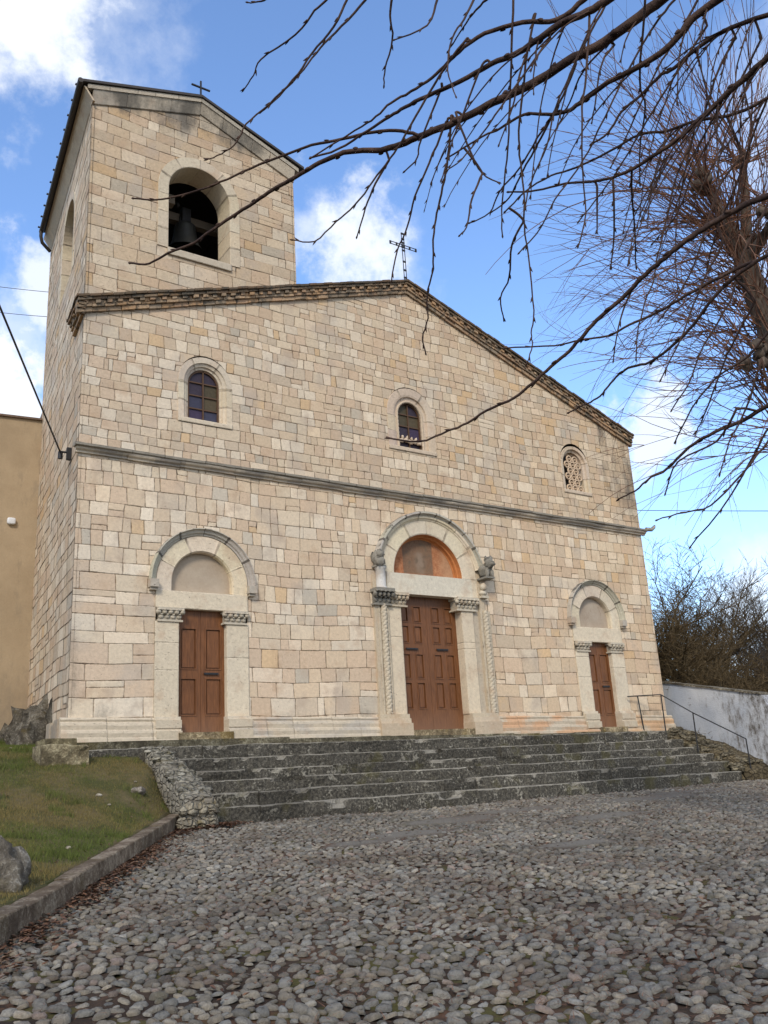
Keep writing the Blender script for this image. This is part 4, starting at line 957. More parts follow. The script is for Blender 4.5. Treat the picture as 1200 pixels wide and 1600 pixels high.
# handrail
hr = empty('handrail', (6.9, -1, -1), 'thin dark iron handrail at the right end of the steps', 'handrail')
PT = [((6.36, -.15, -.20), (6.12, -.15, .66)), ((6.80, -.46, -.40), (6.84, -.46, .66)), ((6.98, -1.2, -.80), (7.05, -1.2, .14)), ((7.31, -2.35, -1.5), (7.31, -2.35, -.57))]
for a, b in PT:
    m = MB(); b = (a[0]+(b[0]-a[0])*.3, b[1], b[2]); m.tube([a, b], .017, 6); fix(m.build('post', M_IRON), hr)
tops = [(a[0]+(b[0]-a[0])*.3, b[1], b[2]) for a, b in PT]
m = MB(); m.tube([(5.95, -.12, .645), tops[0], tops[1], tops[2], tops[3]], .016, 6); fix(m.build('rail', M_IRON), hr)
# ------------------------------------------------------------------ grass bank, kerb, boulders
xs = np.arange(-19, -6.55, .12); ys = np.arange(-14, 7.2, .12); X, Y = np.meshgrid(xs, ys)
Zg = hz_grass(X, Y)+.05*(fbm(X*1.5, Y*1.5, 61)-.5); D_ = kd(X, Y); kt = plaza_z(X, Y)+.18
Zg = np.where(D_ < .12, plaza_z(X, Y)-.4, np.where(D_ < .6, kt+(np.maximum(Zg, kt-.02)-kt)*np.clip((D_-.12)/.48, 0, 1), Zg))
Zg = np.where((Y > -2.5) & (X > -6.7), -1.7, Zg)
n1, n2 = len(ys), len(xs); I = np.arange(n1*n2).reshape(n1, n2); F = np.stack([I[:-1, :-1], I[:-1, 1:], I[1:, 1:], I[1:, :-1]], -1).reshape(-1, 4)
gb = npmesh('grass_bank', np.stack([X, Y, Zg], -1).reshape(-1, 3), F, M_TURF); tag(gb, kind='structure')
def bank_z(x, y):
    fx = (x-xs[0])/.12; fy = (y-ys[0])/.12; i = np.clip(fx.astype(int), 0, n2-2); j = np.clip(fy.astype(int), 0, n1-2); a = fx-i; b = fy-j
    return (Zg[j, i]*(1-a)+Zg[j, i+1]*a)*(1-b)+(Zg[j+1, i]*(1-a)+Zg[j+1, i+1]*a)*b
rg = np.random.default_rng(5); n = 520000
gx = rg.uniform(-13.5, -6.6, n); gy = rg.uniform(-9.5, 5.6, n)
den = fbm(gx*1.7, gy*1.7, 71); keep = (kd(gx, gy) > .20) & (rg.random(n) < .45+1.3*(den-.3)) & ~((gy > -2.5) & (gx > -6.72)) & ~((gy > -.2) & (gx > -7.95+.117*np.clip(gy, 0, 9)))
gx, gy = gx[keep], gy[keep]
dd = np.stack([gx, gy, np.full_like(gx, -1.0)], 1)-CAM; ff = dd@FW; uu = dd@RT/ff*FPX; keep = (ff > .5) & (uu > -860) & (uu < 100); gx, gy = gx[keep], gy[keep]; n = len(gx)
gzv = bank_z(gx, gy); ht = rg.uniform(.012, .038, n)*(.6+1.2*fbm(gx*2.4, gy*2.4, 77)); tuft = fbm(gx*3.1, gy*3.1, 79) > .66; ht = np.where(tuft, ht*rg.uniform(1.5, 3.2, n), ht)
an = rg.uniform(0, 2*np.pi, n); wd = rg.uniform(.0022, .0048, n); lean = rg.uniform(.1, .9, n)*ht; la = rg.uniform(0, 2*np.pi, n)
A = np.stack([gx-np.cos(an)*wd, gy-np.sin(an)*wd, gzv-.01], 1); B = np.stack([gx+np.cos(an)*wd, gy+np.sin(an)*wd, gzv-.01], 1); C_ = np.stack([gx+np.cos(la)*lean, gy+np.sin(la)*lean, gzv+ht], 1)
V = np.stack([A, B, C_], 1).reshape(-1, 3); F = np.arange(n*3).reshape(-1, 3)
mixv = np.clip((fbm(gx*.9, gy*.9, 83)-.36)*3.2+rg.normal(0, .28, n), 0, 1)[:, None]; mixv = np.where(tuft[:, None], mixv*.25, mixv)
gc = np.array([.085, .110, .022])*(1-mixv)+np.array([.180, .140, .050])*mixv; gc = gc*rg.uniform(.65, 1.35, n)[:, None]
gr = npmesh('grass', V, F, M_GRASS, np.repeat(gc, 3, 0), smooth=False); tag(gr, 'short olive winter grass on the bank left of the steps', 'grass', kind='stuff')
# kerb
kerb = MB(); s = 0; Lk = np.linalg.norm(K1-K0)+5.0; rk = random.Random(12); kr = empty('kerb', (K0[0], K0[1], -1.5), 'long grey stone kerb between the grass bank and the cobbles', 'kerb')
while s < Lk:
    L = rk.uniform(1.1, 1.9); a = K0+KD*s; b = K0+KD*(s+L-.012); mb = MB(); rows = []; k = rk.uniform(.8, 1.2); m_ = 10; dz = rk.uniform(-.012, .012)
    for i in range(m_+1):
        p = a+(b-a)*i/m_; zb = float(plaza_z(np.array(p[0]), np.array(p[1]))); row = []
        for (o_, h) in [(-.005, -.1), (0, .09), (.002, .185), (.010, .196), (.06, .198), (.11, .20), (.165, .198), (.17, -.1)]:
            q = p+KN*o_; nn = mnoise.noise(Vector((q[0]*5, q[1]*5, h*9)))*.007+mnoise.noise(Vector((q[0]*15, q[1]*15, h*20)))*.005; row.append((q[0]+KN[0]*nn, q[1]+KN[1]*nn, zb+h+dz+nn*.6))
        rows.append(row)
    mb.grid(rows, (k, k*.97, k*.93), smooth=False); mb.face(rows[0]); mb.face(rows[-1][::-1]); fix(mb.build('kerb_stone', M_KERB), kr); s += L
def boulder(name, c, r, label, cat, seed, tone=(1, 1, 1), n=18, amp=.22, group=None):
    m = MB(); m.blob((0, 0, 0), r, tone, n, amp, seed, 3.5)
    # flatten facets
    for i, v in enumerate(m.v):
        q = Vector(v); e = mnoise.noise(q*9+Vector((seed, 0, 0)))*.06*min(r)+mnoise.noise(q*25)*.03*min(r); d = q.normalized(); m.v[i] = tuple(q+d*e)
    o = m.build(name, M_ROCK); o.location = c; tag(o, label, cat, group); return o
boulder('boulder', (-10.42, -7.0, -1.58), (.33, .30, .30), 'grey boulder at the left edge standing in the grass by the kerb', 'rock', 5, (1.15, 1.1, 1.05))
boulder('stone', (-7.32, -2.0, float(bank_z(np.array([-7.32]), np.array([-2.0]))[0])+.02), (.12, .09, .06), 'small pale stone lying alone in the grass beside the sloping parapet', 'rock', 8, (1.5, 1.4, 1.35), 8)
m = MB(); rough(m, -8.45, -7.72, -.86, -.3, -.62, -.17, (1.25, 1.12, .8), 3, .05, .08, .06); o = m.build('stone_block', M_ROCK); tag(o, 'large lichen-spotted stone block on the grass at the church corner', 'stone block')
m = MB(); rough(m, -8.28, -7.80, -.45, .25, -.3, -.05, (1.0, .9, .6), 8, .03, .08, .05); o = m.build('stone_block', M_ROCK); tag(o, 'thin mossy slab wedged behind the large block at the church corner', 'stone block')
m = MB(); rk2 = random.Random(4)
for i in range(16):
    t = i/15; y = 2.0+3.4*t; off_ = .10+.42*t*rk2.uniform(.6, 1); x = -7.84+.117*y-off_; k = rk2.uniform(.45, .7)
    m.blob((x+.15, y, .05), (rk2.uniform(.32, .45), rk2.uniform(.35, .5), rk2.uniform(.55, .85)*(1-.35*t)), (k, k*.93, k*.82), 12, .42, i*2.1)
o = m.build('rock_footing', M_ROCK); tag(o, 'dark rough rock footing against the base of the church side wall', 'rock')
for i in range(22):     # scattered small stones in the grass
    x, y = rk2.uniform(-10.6, -7.2), rk2.uniform(-5.5, 2.5)
    if kd(x, y) < .5: continue
    z = float(bank_z(np.array([x]), np.array([y]))[0]); r_ = rk2.uniform(.015, .04)
    boulder('pebble', (x, y, z+.015), (r_*1.3, r_, r_*.7), 'small pale pebble lying in the winter grass', 'pebble', i, (1.8, 1.7, 1.5), 5, .2, 'pale pebbles scattered in the grass')
# fallen leaves along the kerb and in drifts
Vl, Fl, Tl = [], [], []; rl = random.Random(77); off = 0
def leaf(x, y, z, s_):
    global off
    a = rl.uniform(0, 6.28); ca, sa = math.cos(a), math.sin(a); cu = rl.uniform(.1, .5)*s_; tl = rl.uniform(-.4, .4)
    pts = [(-s_, 0, cu*.4), (-s_*.4, s_*.5, cu), (-s_*.4, -s_*.5, cu*rl.uniform(.3, 1)), (s_*.3, s_*.5, cu*.7), (s_*.3, -s_*.55, cu), (s_, 0, cu*rl.uniform(.1, 1.2)), (0, 0, 0)]
    P = [(x+p[0]*ca-p[1]*sa, y+p[0]*sa+p[1]*ca, z+p[2]+p[0]*tl) for p in pts]; Vl.extend(P)
    for f_ in ((0, 6, 1), (0, 2, 6), (1, 6, 3), (2, 4, 6), (3, 6, 5), (4, 5, 6)): Fl.append((f_[0]+off, f_[1]+off, f_[2]+off))
    k = rl.uniform(.55, 1.3); c = rl.choice([(.13, .065, .038), (.16, .085, .05), (.10, .055, .038), (.18, .11, .07)]); Tl.extend([(c[0]*k, c[1]*k, c[2]*k)]*7); off += 7
for i in range(2600):
    s = rl.uniform(-.3, Lk-3.5); d = -abs(rl.gauss(0, .16))-.01
    if vnoise(np.array(s*1.6), np.array(0.5), 3) < .35 and rl.random() < .7: continue
    p = K0+KD*s+KN*d; leaf(p[0], p[1], float(plaza_z(np.array(p[0]), np.array(p[1])))+rl.uniform(.02, .045), rl.uniform(.014, .036))
for i in range(5200):
    p = (rl.uniform(-10, 8), rl.uniform(-11.5, -2.45))
    if kd(*p) > -.05: continue
    f_ = float(fbm(np.array(p[0]*1.3), np.array(p[1]*1.3), 31)); 
    if f_ < .55 and p[1] < -2.75: continue
    leaf(p[0], p[1], float(plaza_z(np.array(p[0]), np.array(p[1])))+rl.uniform(.02, .05), rl.uniform(.010, .028))
for i in range(500):
    p = (rl.gauss(-6.35, .25), rl.gauss(-2.55, .1)); leaf(p[0], p[1], float(plaza_z(np.array(p[0]), np.array(p[1])))+rl.uniform(.02, .06), rl.uniform(.02, .04))
for i in range(700):
    x = rl.uniform(-11, -7); y = rl.uniform(-8, 3)
    if kd(x, y) < .1 or (kd(x, y) > .5 and rl.random() < .8): continue
    leaf(x, y, float(bank_z(np.array([x]), np.array([y]))[0])+.02, rl.uniform(.012, .026))
lv = npmesh('fallen_leaves', np.array(Vl), np.array(Fl), M_LEAF, np.array(Tl), smooth=False); tag(lv, 'brown fallen leaves drifted along the kerb and between the cobbles', 'leaves', kind='stuff')
# needle-like twig litter in drifts
nn_ = 90000; x = rg.uniform(-10.8, 6, nn_); y = rg.uniform(-13, -2.5, nn_); f_ = fbm(x*1.1, y*1.1, 31)+.25*(fbm(x*3.5, y*3.5, 33)-.5); k = (f_+rg.normal(0, .045, nn_) > .525) & (kd(x, y) < -.03); x, y = x[k], y[k]; n = len(x)
z = plaza_z(x, y)+rg.uniform(.02, .055, n); an = rg.uniform(0, np.pi, n); L_ = rg.uniform(.02, .06, n); wd = .0016+.0016*rg.random(n)
dx, dy = np.cos(an), np.sin(an); dz = rg.uniform(-.2, .2, n)
P0 = np.stack([x-dx*L_-dy*wd, y-dy*L_+dx*wd, z-dz*L_], 1); P1 = np.stack([x-dx*L_+dy*wd, y-dy*L_-dx*wd, z-dz*L_], 1); P2 = np.stack([x+dx*L_, y+dy*L_, z+dz*L_], 1)
tc = np.array([.19, .095, .055])*rg.uniform(.5, 1.3, n)[:, None]
lt = npmesh('twig_litter', np.stack([P0, P1, P2], 1).reshape(-1, 3), np.arange(n*3).reshape(-1, 3), M_LEAF, np.repeat(tc, 3, 0), smooth=False); tag(lt, 'reddish brown needle-thin twig litter between the cobbles', 'litter', kind='stuff')
# ------------------------------------------------------------------ plaster house on the left
hs = empty('plaster_house', (-10.5, 8, 0), 'plain beige plastered house behind the left side of the church', 'house')
mb = MB(); yF = 5.72; xr = -7.14
def wq(p, t=(1, 1, 1)): mb.face(p, t)
wq([(-16, yF, -1), (xr, yF, -1), (xr, yF, 7.93), (-16, yF, 7.50)]); wq([(xr, yF, -1), (xr, 16, -1), (xr, 16, 7.9), (xr, yF, 7.9)]); wq([(-16, yF, -1), (-16, 16, -1), (-16, 16, 7.5), (-16, yF, 7.5)]); wq([(-16, 16, -1), (xr, 16, -1), (xr, 16, 7.9), (-16, 16, 7.5)])
fix(mb.build('wall', M_BEIGE), hs)
mb = MB()
slab(mb, [(-16.1, yF-.06, 7.52), (xr+.0, yF-.06, 7.965), (xr+.0, 16, 8.4), (-16.1, 16, 8.0)], .05)
fix(mb.build('roof', M_TILE), hs)
mb = MB(); c = Vector((-7.755, yF-.05, 5.28)); mb.blob(c, (.10, .05, .085), (1, 1, 1), 10, 0.0)
for i, v in enumerate(mb.v):
    d = [(v[k]-c[k])/(.10, .05, .085)[k] for k in range(3)]; d = [math.copysign(abs(e)**.45, e) for e in d]; mb.v[i] = tuple(c[k]+d[k]*(.095, .045, .08)[k] for k in range(3))
fix(mb.build('alarm_box', M_WHITEBOX), hs)
# ------------------------------------------------------------------ cables
def catenary(a, b, sag, n=30):
    a, b = Vector(a), Vector(b); return [a.lerp(b, i/n)-Vector((0, 0, sag*4*(i/n)*(1-i/n))) for i in range(n+1)]
def cable(a, b, sag, r, label, group=None):
    m = MB(); m.tube(catenary(a, b, sag), r, 5); o = m.build('overhead_cable', M_CABLE); tag(o, label, 'cable', group)
aa = Vector((-7.75, .8, 5.31))+SN*.2; bb = at(0, 478, 12); cable(aa, aa+(bb-aa)*3.2, .02, .016, 'thick black cable rising from the church side wall to the upper left')
def far_cable(u0, v0, u1, v1, D0, D1, r, label):
    a, b = at(u0, v0, D0), at(u1, v1, D1); cable(a-(b-a)*.6, b+(b-a)*.6, .05, r, label)
far_cable(0, 447, 75, 455, 40, 40, .013, 'upper thin cable crossing the sky behind the tower, left')
far_cable(0, 487, 65, 493, 40, 40, .013, 'lower thin cable crossing the sky behind the tower, left')
far_cable(985, 796, 1200, 797, 42, 38, .016, 'thin level cable in the sky right of the church')
# ------------------------------------------------------------------ trees
def curve_pts(P, sub=4):
    P = [Vector(p) for p in P]; 
    if len(P) < 3: return P
    o = []
    for i in range(len(P)-1):
        p0 = P[max(i-1, 0)]; p1 = P[i]; p2 = P[i+1]; p3 = P[min(i+2, len(P)-1)]
        for k in range(sub):
            t = k/sub; o.append(.5*((2*p1)+(p2-p0)*t+(2*p0-5*p1+4*p2-p3)*t*t+(3*p1-p0-3*p2+p3)*t*t*t))
    o.append(P[-1]); return o
# 1. the near tree on the right, whose limbs overhang the view. Measured points: (u, v) of the photograph; distance from the camera and thickness
FT = empty('lime_tree', tuple(Vector(CAM)+Vector(R0)*3.4+Vector((math.sin(-_y), math.cos(-_y), 0))*2.6+Vector((0, 0, -1.5))), 'bare lime tree close by on the right, its budded twigs hanging across the sky', 'tree')
base = Vector(FT.location); base.z = -2.5
fork = Vector(CAM)+Vector(R0)*2.9+Vector((math.sin(-_y), math.cos(-_y), 0))*2.7+Vector((0, 0, 2.0)); fork2 = fork+Vector((.1, .1, 1.3)); top = fork2+Vector((-.3, .3, 1.6))
m = MB(); m.tube(curve_pts([base-Vector((0, 0, .3)), base+Vector((0, 0, .25)), base.lerp(fork, .4)+Vector((.05, 0, 0)), fork, fork2, top], 5), [.30, .27, .25, .24, .225, .215, .21, .205, .20, .20, .195, .19, .185, .18, .17, .165, .16, .15, .14, .13, .12, .11, .10, .09, .08, .06][:26], 12, cap=True); fix(m.build('trunk', M_TRUNK), FT)
def unproj(P, d0, d1):
    L = [0]
    for a, b in zip(P[:-1], P[1:]): L.append(L[-1]+math.hypot(b[0]-a[0], b[1]-a[1]))
    return [at(u, v, d0+(d1-d0)*l/max(1, L[-1])) for (u, v), l in zip(P, L)], L
BR = [  # points, start distance, end distance, start px thickness, end px thickness, attach?
 ([(1033, 0), (987, 35), (933, 73), (896, 90), (842, 125), (792, 150), (750, 171), (700, 196), (652, 215), (617, 229), (587, 235), (546, 237), (508, 250), (471, 271), (421, 300), (390, 321), (342, 352), (304, 379), (262, 396), (233, 412), (204, 411)], 2.9, 3.5, 17, 3),
 ([(655, 212), (629, 205), (583, 206), (537, 217), (487, 227), (446, 242), (392, 262), (344, 285), (300, 300), (250, 312), (210, 310)], 3.15, 3.2, 6, 2.6),
 ([(950, 0), (917, 19), (875, 38), (833, 67), (804, 85), (767, 100), (717, 128), (667, 150), (633, 167), (608, 183), (575, 204), (529, 233), (487, 246)], 2.6, 3.2, 13, 3),
 ([(912, 0), (871, 31), (817, 35), (758, 52), (717, 81), (700, 98), (675, 121), (642, 144), (612, 160), (587, 183), (554, 204), (487, 246)], 2.8, 3.0, 9, 2.6),
 ([(1121, 0), (1087, 25), (1062, 54), (1033, 83), (987, 110), (950, 129), (908, 160), (883, 175), (854, 179), (817, 179), (783, 200), (754, 213), (700, 246)], 2.7, 3.0, 13, 2.6),
 ([(1210, 20), (1142, 44), (1100, 67), (1054, 106), (1033, 117), (1000, 150), (971, 175), (950, 208), (925, 225)], 2.9, 3.1, 8, 3),
 ([(1210, 78), (1171, 117), (1137, 144), (1117, 165), (1087, 192), (1054, 221), (1017, 246), (992, 262), (958, 277), (929, 283), (883, 287), (837, 298), (796, 300)], 2.6, 3.1, 11, 2.6),
 ([(1210, 303), (1171, 317), (1129, 340), (1092, 362), (1058, 387), (1040, 402), (1008, 429), (971, 467), (933, 500), (908, 529), (883, 554), (854, 579), (825, 604), (804, 621), (760, 642), (729, 662), (700, 673), (655, 690), (607, 684)], 2.4, 3.0, 10, 2.8),
 ([(1210, 395), (1158, 417), (1117, 437), (1071, 462), (1029, 487), (983, 508), (950, 525), (908, 531), (867, 540), (790, 544)], 2.6, 3.0, 6.5, 2.4),
 ([(1205, 395), (1158, 425), (1117, 462), (1083, 508), (1054, 537), (1017, 565), (987, 573), (967, 585), (950, 604), (933, 623), (912, 633), (890, 644)], 2.5, 2.9, 6.5, 2.4),
 ([(1205, 630), (1158, 658), (1117, 675), (1075, 700), (1042, 733), (1017, 746), (992, 767), (967, 780)], 2.5, 2.8, 7, 2.2),
 ([(1205, 150), (1150, 178), (1090, 188), (1040, 205), (1000, 210), (955, 235), (900, 262), (860, 275), (820, 300), (790, 330)], 3.0, 3.3, 6, 2.4)]
TW = [
 [(510, 0), (492, 17), (462, 54), (408, 92), (396, 117), (381, 140)], [(542, 0), (521, 42), (487, 83), (458, 125), (421, 162), (385, 194), (371, 221), (346, 240), (324, 249)],
 [(571, 0), (533, 42), (500, 75), (475, 108), (437, 150), (408, 175)], [(420, -4), (408, 2), (388, 4)], [(612, 0), (610, 25), (613, 62), (602, 106), (600, 133)], [(683, 0), (667, 40), (617, 62)],
 [(730, 60), (696, 104), (658, 167), (625, 225), (608, 250), (583, 283), (554, 321), (525, 346), (492, 377), (458, 375)], [(608, 250), (587, 287), (571, 325), (558, 369)], [(700, 185), (692, 204), (671, 254), (648, 308), (637, 354), (621, 392), (612, 437)],
 [(705, 180), (700, 246), (692, 292), (683, 333), (677, 375), (676, 420), (667, 463), (669, 497), (660, 528), (665, 551)], [(690, 130), (687, 146), (658, 217), (652, 246), (633, 267)],
 [(802, 0), (798, 104), (796, 167), (792, 250), (785, 312), (785, 367)], [(837, 21), (825, 75), (812, 187), (812, 242), (819, 300), (819, 354), (826, 400), (834, 486), (830, 520), (832, 539), (824, 566)],
 [(819, 345), (800, 383), (796, 432), (782, 466), (787, 499)], [(950, 0), (925, 46), (900, 96), (883, 133), (867, 171), (854, 229), (829, 287), (819, 333)],
 [(1054, 0), (1033, 25), (1008, 62), (983, 108), (967, 137), (925, 225), (900, 267), (867, 312), (846, 354), (812, 394)], [(1150, 60), (1133, 87), (1117, 125), (1100, 179), (1079, 225), (1054, 287), (1042, 342), (1029, 396), (1021, 440), (1008, 471), (996, 525), (994, 560)],
 [(1008, 0), (1000, 125), (1008, 167), (1000, 233), (1000, 287)], [(921, 25), (917, 104), (910, 167), (910, 250), (915, 333), (904, 383)], [(958, 283), (960, 358), (954, 417)], [(933, 292), (933, 362)], [(987, 262), (987, 300), (992, 358), (994, 417)],
 [(760, 95), (750, 108), (725, 175), (708, 217), (700, 250), (690, 280)], [(860, 60), (842, 83), (783, 167), (754, 208), (721, 250), (700, 265)], [(712, 175), (731, 229), (754, 271), (779, 285)], [(754, 271), (737, 312), (731, 350), (719, 367)],
 [(1180, 470), (1137, 554), (1100, 650), (1087, 675)], [(1130, 380), (1100, 437), (1067, 521), (1033, 592)], [(1200, 670), (1192, 683), (1142, 775), (1079, 854)], [(1200, 690), (1160, 740), (1110, 790), (1070, 800), (1028, 812)],
 [(1105, 40), (1060, 110), (1010, 190), (975, 250), (940, 300), (905, 345)], [(1190, 60), (1150, 140), (1120, 200), (1085, 260), (1060, 330), (1020, 380)], [(740, 0), (725, 30), (706, 60), (700, 110), (712, 150)], [(760, 0), (738, 22), (718, 52), (700, 80)],
 [(1090, 0), (1050, 70), (1020, 120), (985, 200), (955, 260)], [(830, 60), (812, 120), (800, 170), (780, 225)], [(900, 100), (880, 150), (840, 215), (812, 262), (780, 300), (765, 332), (735, 348)], [(870, 170), (845, 215), (815, 270), (795, 310), (770, 330)],
 [(1160, 240), (1120, 300), (1090, 400), (1060, 460), (1030, 500)], [(1195, 330), (1160, 400), (1140, 470), (1100, 540), (1075, 600), (1050, 640)], [(1200, 520), (1165, 560), (1120, 590), (1080, 640), (1055, 690)], [(1150, 640), (1120, 690), (1060, 720), (1040, 770)],
 [(960, 70), (940, 100), (930, 160), (925, 190)], [(990, 40), (960, 60), (912, 110), (890, 160), (870, 200)], [(1190, 560), (1165, 640), (1140, 690), (1125, 740)], [(1200, 150), (1170, 230), (1150, 290), (1120, 360), (1105, 420)]]
rt = random.Random(21)
def buds(mb, P, R, every, r):
    acc_ = 0; side = 1
    for i in range(1, len(P)):
        acc_ += (P[i]-P[i-1]).length
        if acc_ > every*r.uniform(.8, 1.3):
            acc_ = 0; side = -side; d = (P[i]-P[i-1]).normalized(); a = Vector(RT)*side*r.uniform(.5, 1)+Vector(UP)*r.uniform(-.5, .5)
            a = (a-d*a.dot(d)).normalized(); q = P[i]+a*R[i]*.6; mb.tube([q-d*.005, q+(d*.9+a*.5)*.005, q+(d*1.2+a*.6)*.010], [R[i]*.8+.0004, R[i]*.7+.0008, .0005], 5)
    if len(P) > 1:
        d = (P[-1]-P[-2]).normalized(); mb.tube([P[-1], P[-1]+d*.006, P[-1]+d*.012], [R[-1]*1.2, R[-1]*1.5, .0004], 5)
def limb(pts, d0, d1, t0, t1, r):
    P, L = unproj(pts, d0, d1); C2 = curve_pts(P, 4); n = len(C2); out = [Vector(p)+Vector((r.gauss(0, .0009), r.gauss(0, .0009), r.gauss(0, .0009))) if 0 < i < n-1 else p for i, p in enumerate(C2)]
    R = []
    for i, p in enumerate(out):
        t = i/(n-1); D = (p-Vector(CAM)).dot(Vector(FW)); R.append((t0*(1-t)**1.25+t1*(1-(1-t)**1.25))/2/FPX*D)
    return out, R
limbs = []
for k, (pts, d0, d1, t0, t1) in enumerate(BR):
    P, R = limb(pts, d0, d1, t0, t1, rt); m = MB()
    if k not in (1,):          # carry the limb on beyond the frame to the trunk
        st = fork2 if pts[0][1] < 60 else (fork.lerp(fork2, .5) if pts[0][1] < 350 else fork.lerp(base, .12))
        d = (P[0]-P[1]).normalized(); L = (st-P[0]).length
        ext = curve_pts([st, st.lerp(P[0]+d*L*.35, .5)+Vector((0, 0, .12)), P[0]+d*min(.35, L*.25), P[0]], 6)[:-1]; n0 = len(ext)
        r0 = R[0]; RR = [r0*1.15+(max(.03, r0*2.4)-r0*1.15)*(1-i/n0)**1.5 for i in range(n0)]; m.tube(ext+P, RR+R, 8)
    else: m.tube(P, R, 7)
    buds(m, P[2:], R[2:], .085, rt); limbs.append((P, R)); fix(m.build('branch', M_TWIG), FT)
m = MB(); extra = []
for pts in TW:
    d0 = rt.uniform(2.6, 3.4); inside = pts[0][1] > 0 and pts[0][0] < 1195; anchor = None
    if inside:      # root the twig on the nearest limb
        best = 1e9
        for PP, _ in limbs:
            for q in PP:
                dq = q-Vector(CAM); f_ = dq.dot(Vector(FW)); uu = 600+FPX*dq.dot(Vector(RT))/f_; vv = 800-FPX*dq.dot(Vector(UP))/f_; e = math.hypot(uu-pts[0][0], vv-pts[0][1])+(20 if vv > pts[0][1]+10 else 0)
                if e < best: best, anchor, d0 = e, q, f_
    P, R = limb(pts, d0, d0+rt.uniform(-.2, .25), 4.0, 2.1, rt)
    if anchor is not None and best > 3: P = curve_pts([anchor, anchor.lerp(P[0], .6)+Vector((0, 0, .006)), P[0]], 3)[:-1]+P; R = [R[0]]*(len(P)-len(R))+R
    if pts[0][1] <= 0 or pts[0][0] >= 1195:
        d = (P[0]-P[1]).normalized(); ext = [P[0]+d*.35+Vector((0, 0, .15)), P[0]+d*.15+Vector((0, 0, .03))]; m.tube(ext+P, [R[0]*1.4, R[0]*1.2]+R, 6)
    else: m.tube(P, R, 6)
    buds(m, P, R, .06, rt); extra.append((P, R))
# smaller hanging shoots springing from the right-hand part of the limbs
for k in range(40):
    P, R = limbs[rt.choice([0, 2, 4, 5, 6, 6, 7, 11, 11])]; i = rt.randrange(1, max(2, int(len(P)*.40))); p = P[i].copy(); d = (P[i+1]-P[i]).normalized() if i+1 < len(P) else Vector((0, 0, -1))
    v = (d*rt.uniform(.3, .9)+Vector((0, 0, -1))*rt.uniform(.1, .9)+Vector((rt.gauss(0, .25), rt.gauss(0, .25), rt.gauss(0, .1)))).normalized(); L = rt.uniform(.18, .62); n = 12; Q = [p]
    for j in range(n): v = (v+Vector((0, 0, -1))*.09+Vector((rt.gauss(0, .035), rt.gauss(0, .035), rt.gauss(0, .03)))).normalized(); Q.append(Q[-1]+v*L/n)
    r0 = min(R[i]*.7, rt.uniform(.0024, .0034)); RR = [r0*(1-.45*j/n) for j in range(n+1)]; m.tube(Q, RR, 5); buds(m, Q, RR, .05, rt)
fix(m.build('twigs', M_TWIG), FT)
# 2. the pollarded tree farther back at the right edge
PTp = [at(1420, 1330, 10.3), at(1350, 1100, 10.6), at(1275, 800, 10.9), at(1215, 560, 11), at(1172, 430, 11.1), at(1135, 350, 11.2)]
PTp[0].z = -2.2
PO = empty('pollard_tree', (PTp[0].x, PTp[0].y, -2.1), 'pollarded bare tree at the right edge bristling with thin brown shoots', 'tree')
Pc = curve_pts(PTp, 6); n = len(Pc); m = MB(); RR = [.14*(1-i/(n-1))**.7+.085+.02*math.sin(i*2.1) for i in range(n)]; m.tube(Pc, RR, 14)
heads = [Pc[-1], Pc[-5]]
for (u, v, D) in [(1100, 290, 11.0), (1160, 250, 11.4), (1215, 330, 10.6), (1180, 560, 10.8), (1230, 640, 11.3)]:
    q = at(u, v, D); a = Pc[-6] if v < 400 else Pc[-12]; C3 = curve_pts([a, a.lerp(q, .5)+Vector((.05, 0, .03)), q], 5); m.tube(C3, [.085-.045*i/(len(C3)-1) for i in range(len(C3))], 9); heads.append(q)
for i in range(26): q = rt.choice(heads); m.blob(q+Vector((rt.gauss(0, .07), rt.gauss(0, .07), rt.gauss(0, .07))), (.07, .07, .07), (1, 1, 1), 5, .3, i)
fix(m.build('trunk', M_TRUNK), PO)
m = MB(); rp2 = random.Random(9); Rv, Uv, Fv = Vector(R0), Vector((0, 0, 1)), Vector((math.sin(-_y), math.cos(-_y), 0))
def shoot(m, p, v, L, r0, r, up, depth=0, n=16):
    Q = [p.copy()]; 
    for j in range(n):
        v = (v+Uv*up*(1 if j > 2 else .5)+Vector((r.gauss(0, .05), r.gauss(0, .05), r.gauss(0, .04)))).normalized(); Q.append(Q[-1]+v*L/n)
    m.tube(Q, [r0*(1-.72*j/n) for j in range(n+1)], 4 if depth else 5, cap=False)
    if depth < 2:
        for k in range(r.randint(2, 5) if depth == 0 else r.randint(0, 2)):
            j = r.randint(n//4, n-3); d = (Q[j+1]-Q[j]).normalized(); s_ = d.cross(Vector((r.gauss(0, 1), r.gauss(0, 1), r.gauss(0, 1)))).normalized()
            shoot(m, Q[j], (d+s_*r.uniform(.35, .8)).normalized(), L*r.uniform(.18, .42), r0*.5, r, up*.8, depth+1, 8)
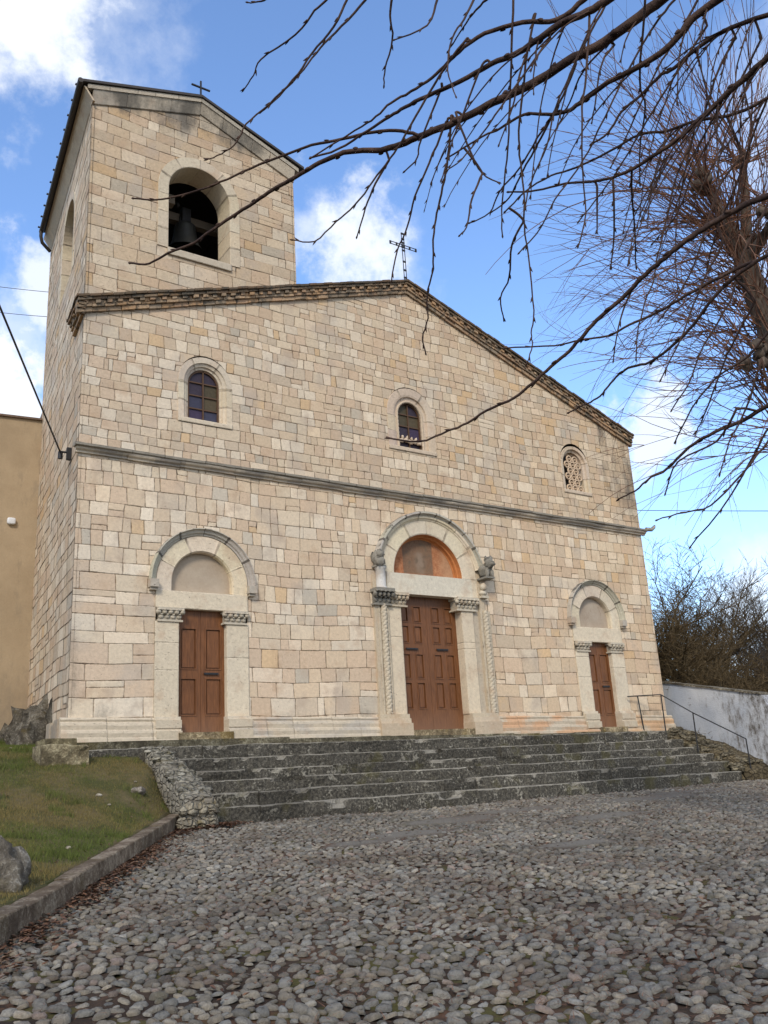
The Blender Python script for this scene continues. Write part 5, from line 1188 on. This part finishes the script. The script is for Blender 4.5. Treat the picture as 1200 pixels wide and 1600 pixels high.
for k in range(430):
    if k % 3 == 0: p = rp2.choice(heads).copy()
    else: p = Pc[rp2.randint(n-17, n-1)].copy()
    p += Vector((rp2.gauss(0, .05), rp2.gauss(0, .05), rp2.gauss(0, .08)))
    a = rp2.uniform(0, 2*math.pi); el_ = rp2.uniform(-.25, 1.35)
    if k % 4 == 1: el_ = rp2.uniform(.9, 1.45)
    if rp2.random() < .42: a = math.pi+rp2.gauss(0, .6)
    v = (Rv*math.cos(a)+Fv*math.sin(a))*math.cos(el_)+Uv*math.sin(el_)
    L = rp2.uniform(1.3, 3.1); up = rp2.choice([-.10, -.06, -.03, .0, .03, .06]) if el_ < .6 else rp2.uniform(-.06, .02)
    shoot(m, p, v, L, rp2.uniform(.006, .011), rp2, up)
fix(m.build('crown', M_SHOOT), PO)
# 3. thicket trees beyond the white wall
def bare_tree(name, x, y, z, H, seed, mat, label, spread=.75, fine=1.0, lean=(0, 0), kids=5, r0=.12, group='bare trees and bushes beyond the white wall'):
    r = random.Random(seed); root = empty(name, (x, y, z), label, 'tree', group); tr, cr = MB(), MB()
    def grow(p, v, L, rad, dep):
        n = 6 if dep < 3 else 4; Q = [p.copy()]
        for j in range(n):
            v = (v+Vector((r.gauss(0, .14), r.gauss(0, .14), r.gauss(0, .10)+.02))).normalized(); Q.append(Q[-1]+v*L/n)
        (tr if dep < 1 else cr).tube(Q, [rad*(1-.45*j/n) for j in range(n+1)], 8 if dep < 1 else (5 if dep < 3 else 3), cap=False)
        if dep >= 5: return
        for k in range([kids+4, kids+1, kids, kids-1, 4][dep]):
            j = r.randint(2 if dep == 0 else 1, n); a = r.uniform(0, 6.28); o_ = Vector((math.cos(a), math.sin(a), r.uniform(-.25, .5))); d = (v*.75+o_*spread*r.uniform(.5, 1.25)).normalized()
            grow(Q[j], d, L*r.uniform(.52, .80)*(.85 if dep > 2 else 1), max(.006, rad*.5), dep+1)
    grow(Vector((0, 0, -.2)), Vector((lean[0], lean[1], 1)).normalized(), H*.40, r0, 0)
    tr.build('trunk', mat, root); cr.build('crown', mat, root); return root
LB = ['brown bare tree closest to the right corner of the church', 'tall spreading bare tree rising behind the middle of the white wall', 'greyish bare tree at the right edge of the thicket', 'low brown bush just over the top of the white wall', 'dark twiggy bush behind the white wall near the church corner', 'thin grey tree farthest to the right in the thicket', 'dense brown bush behind the near end of the white wall', 'olive-brown tree deep in the thicket behind the others']
TS_ = [(1035, 1120, 27, 6.3, M_BUSH, .85), (1095, 1110, 30, 6.2, M_BUSH, .75), (1165, 1110, 31, 5.2, M_GREYTWIG, .65), (1110, 1100, 25, 3.2, M_BUSH, 1.0), (1050, 1100, 25, 4.4, M_BUSH, 1.0), (1205, 1100, 34, 5.2, M_GREYTWIG, .65), (1180, 1100, 26, 3.0, M_BUSH, 1.0), (1075, 1090, 38, 6.2, M_BUSH, .9)]
for k, (u, v, D, H, mt, sp) in enumerate(TS_):
    q = at(u, v, D); bare_tree('bare_tree' if H > 3.6 else 'bush', q.x, q.y, -1.5+.02*q.y, H*1.25+1.0 if H > 3.6 else H+1.4, 100+k, mt, LB[k], sp, 1.0, (rnd.uniform(-.15, .15), 0), 6 if H < 3.6 else 5, .10)
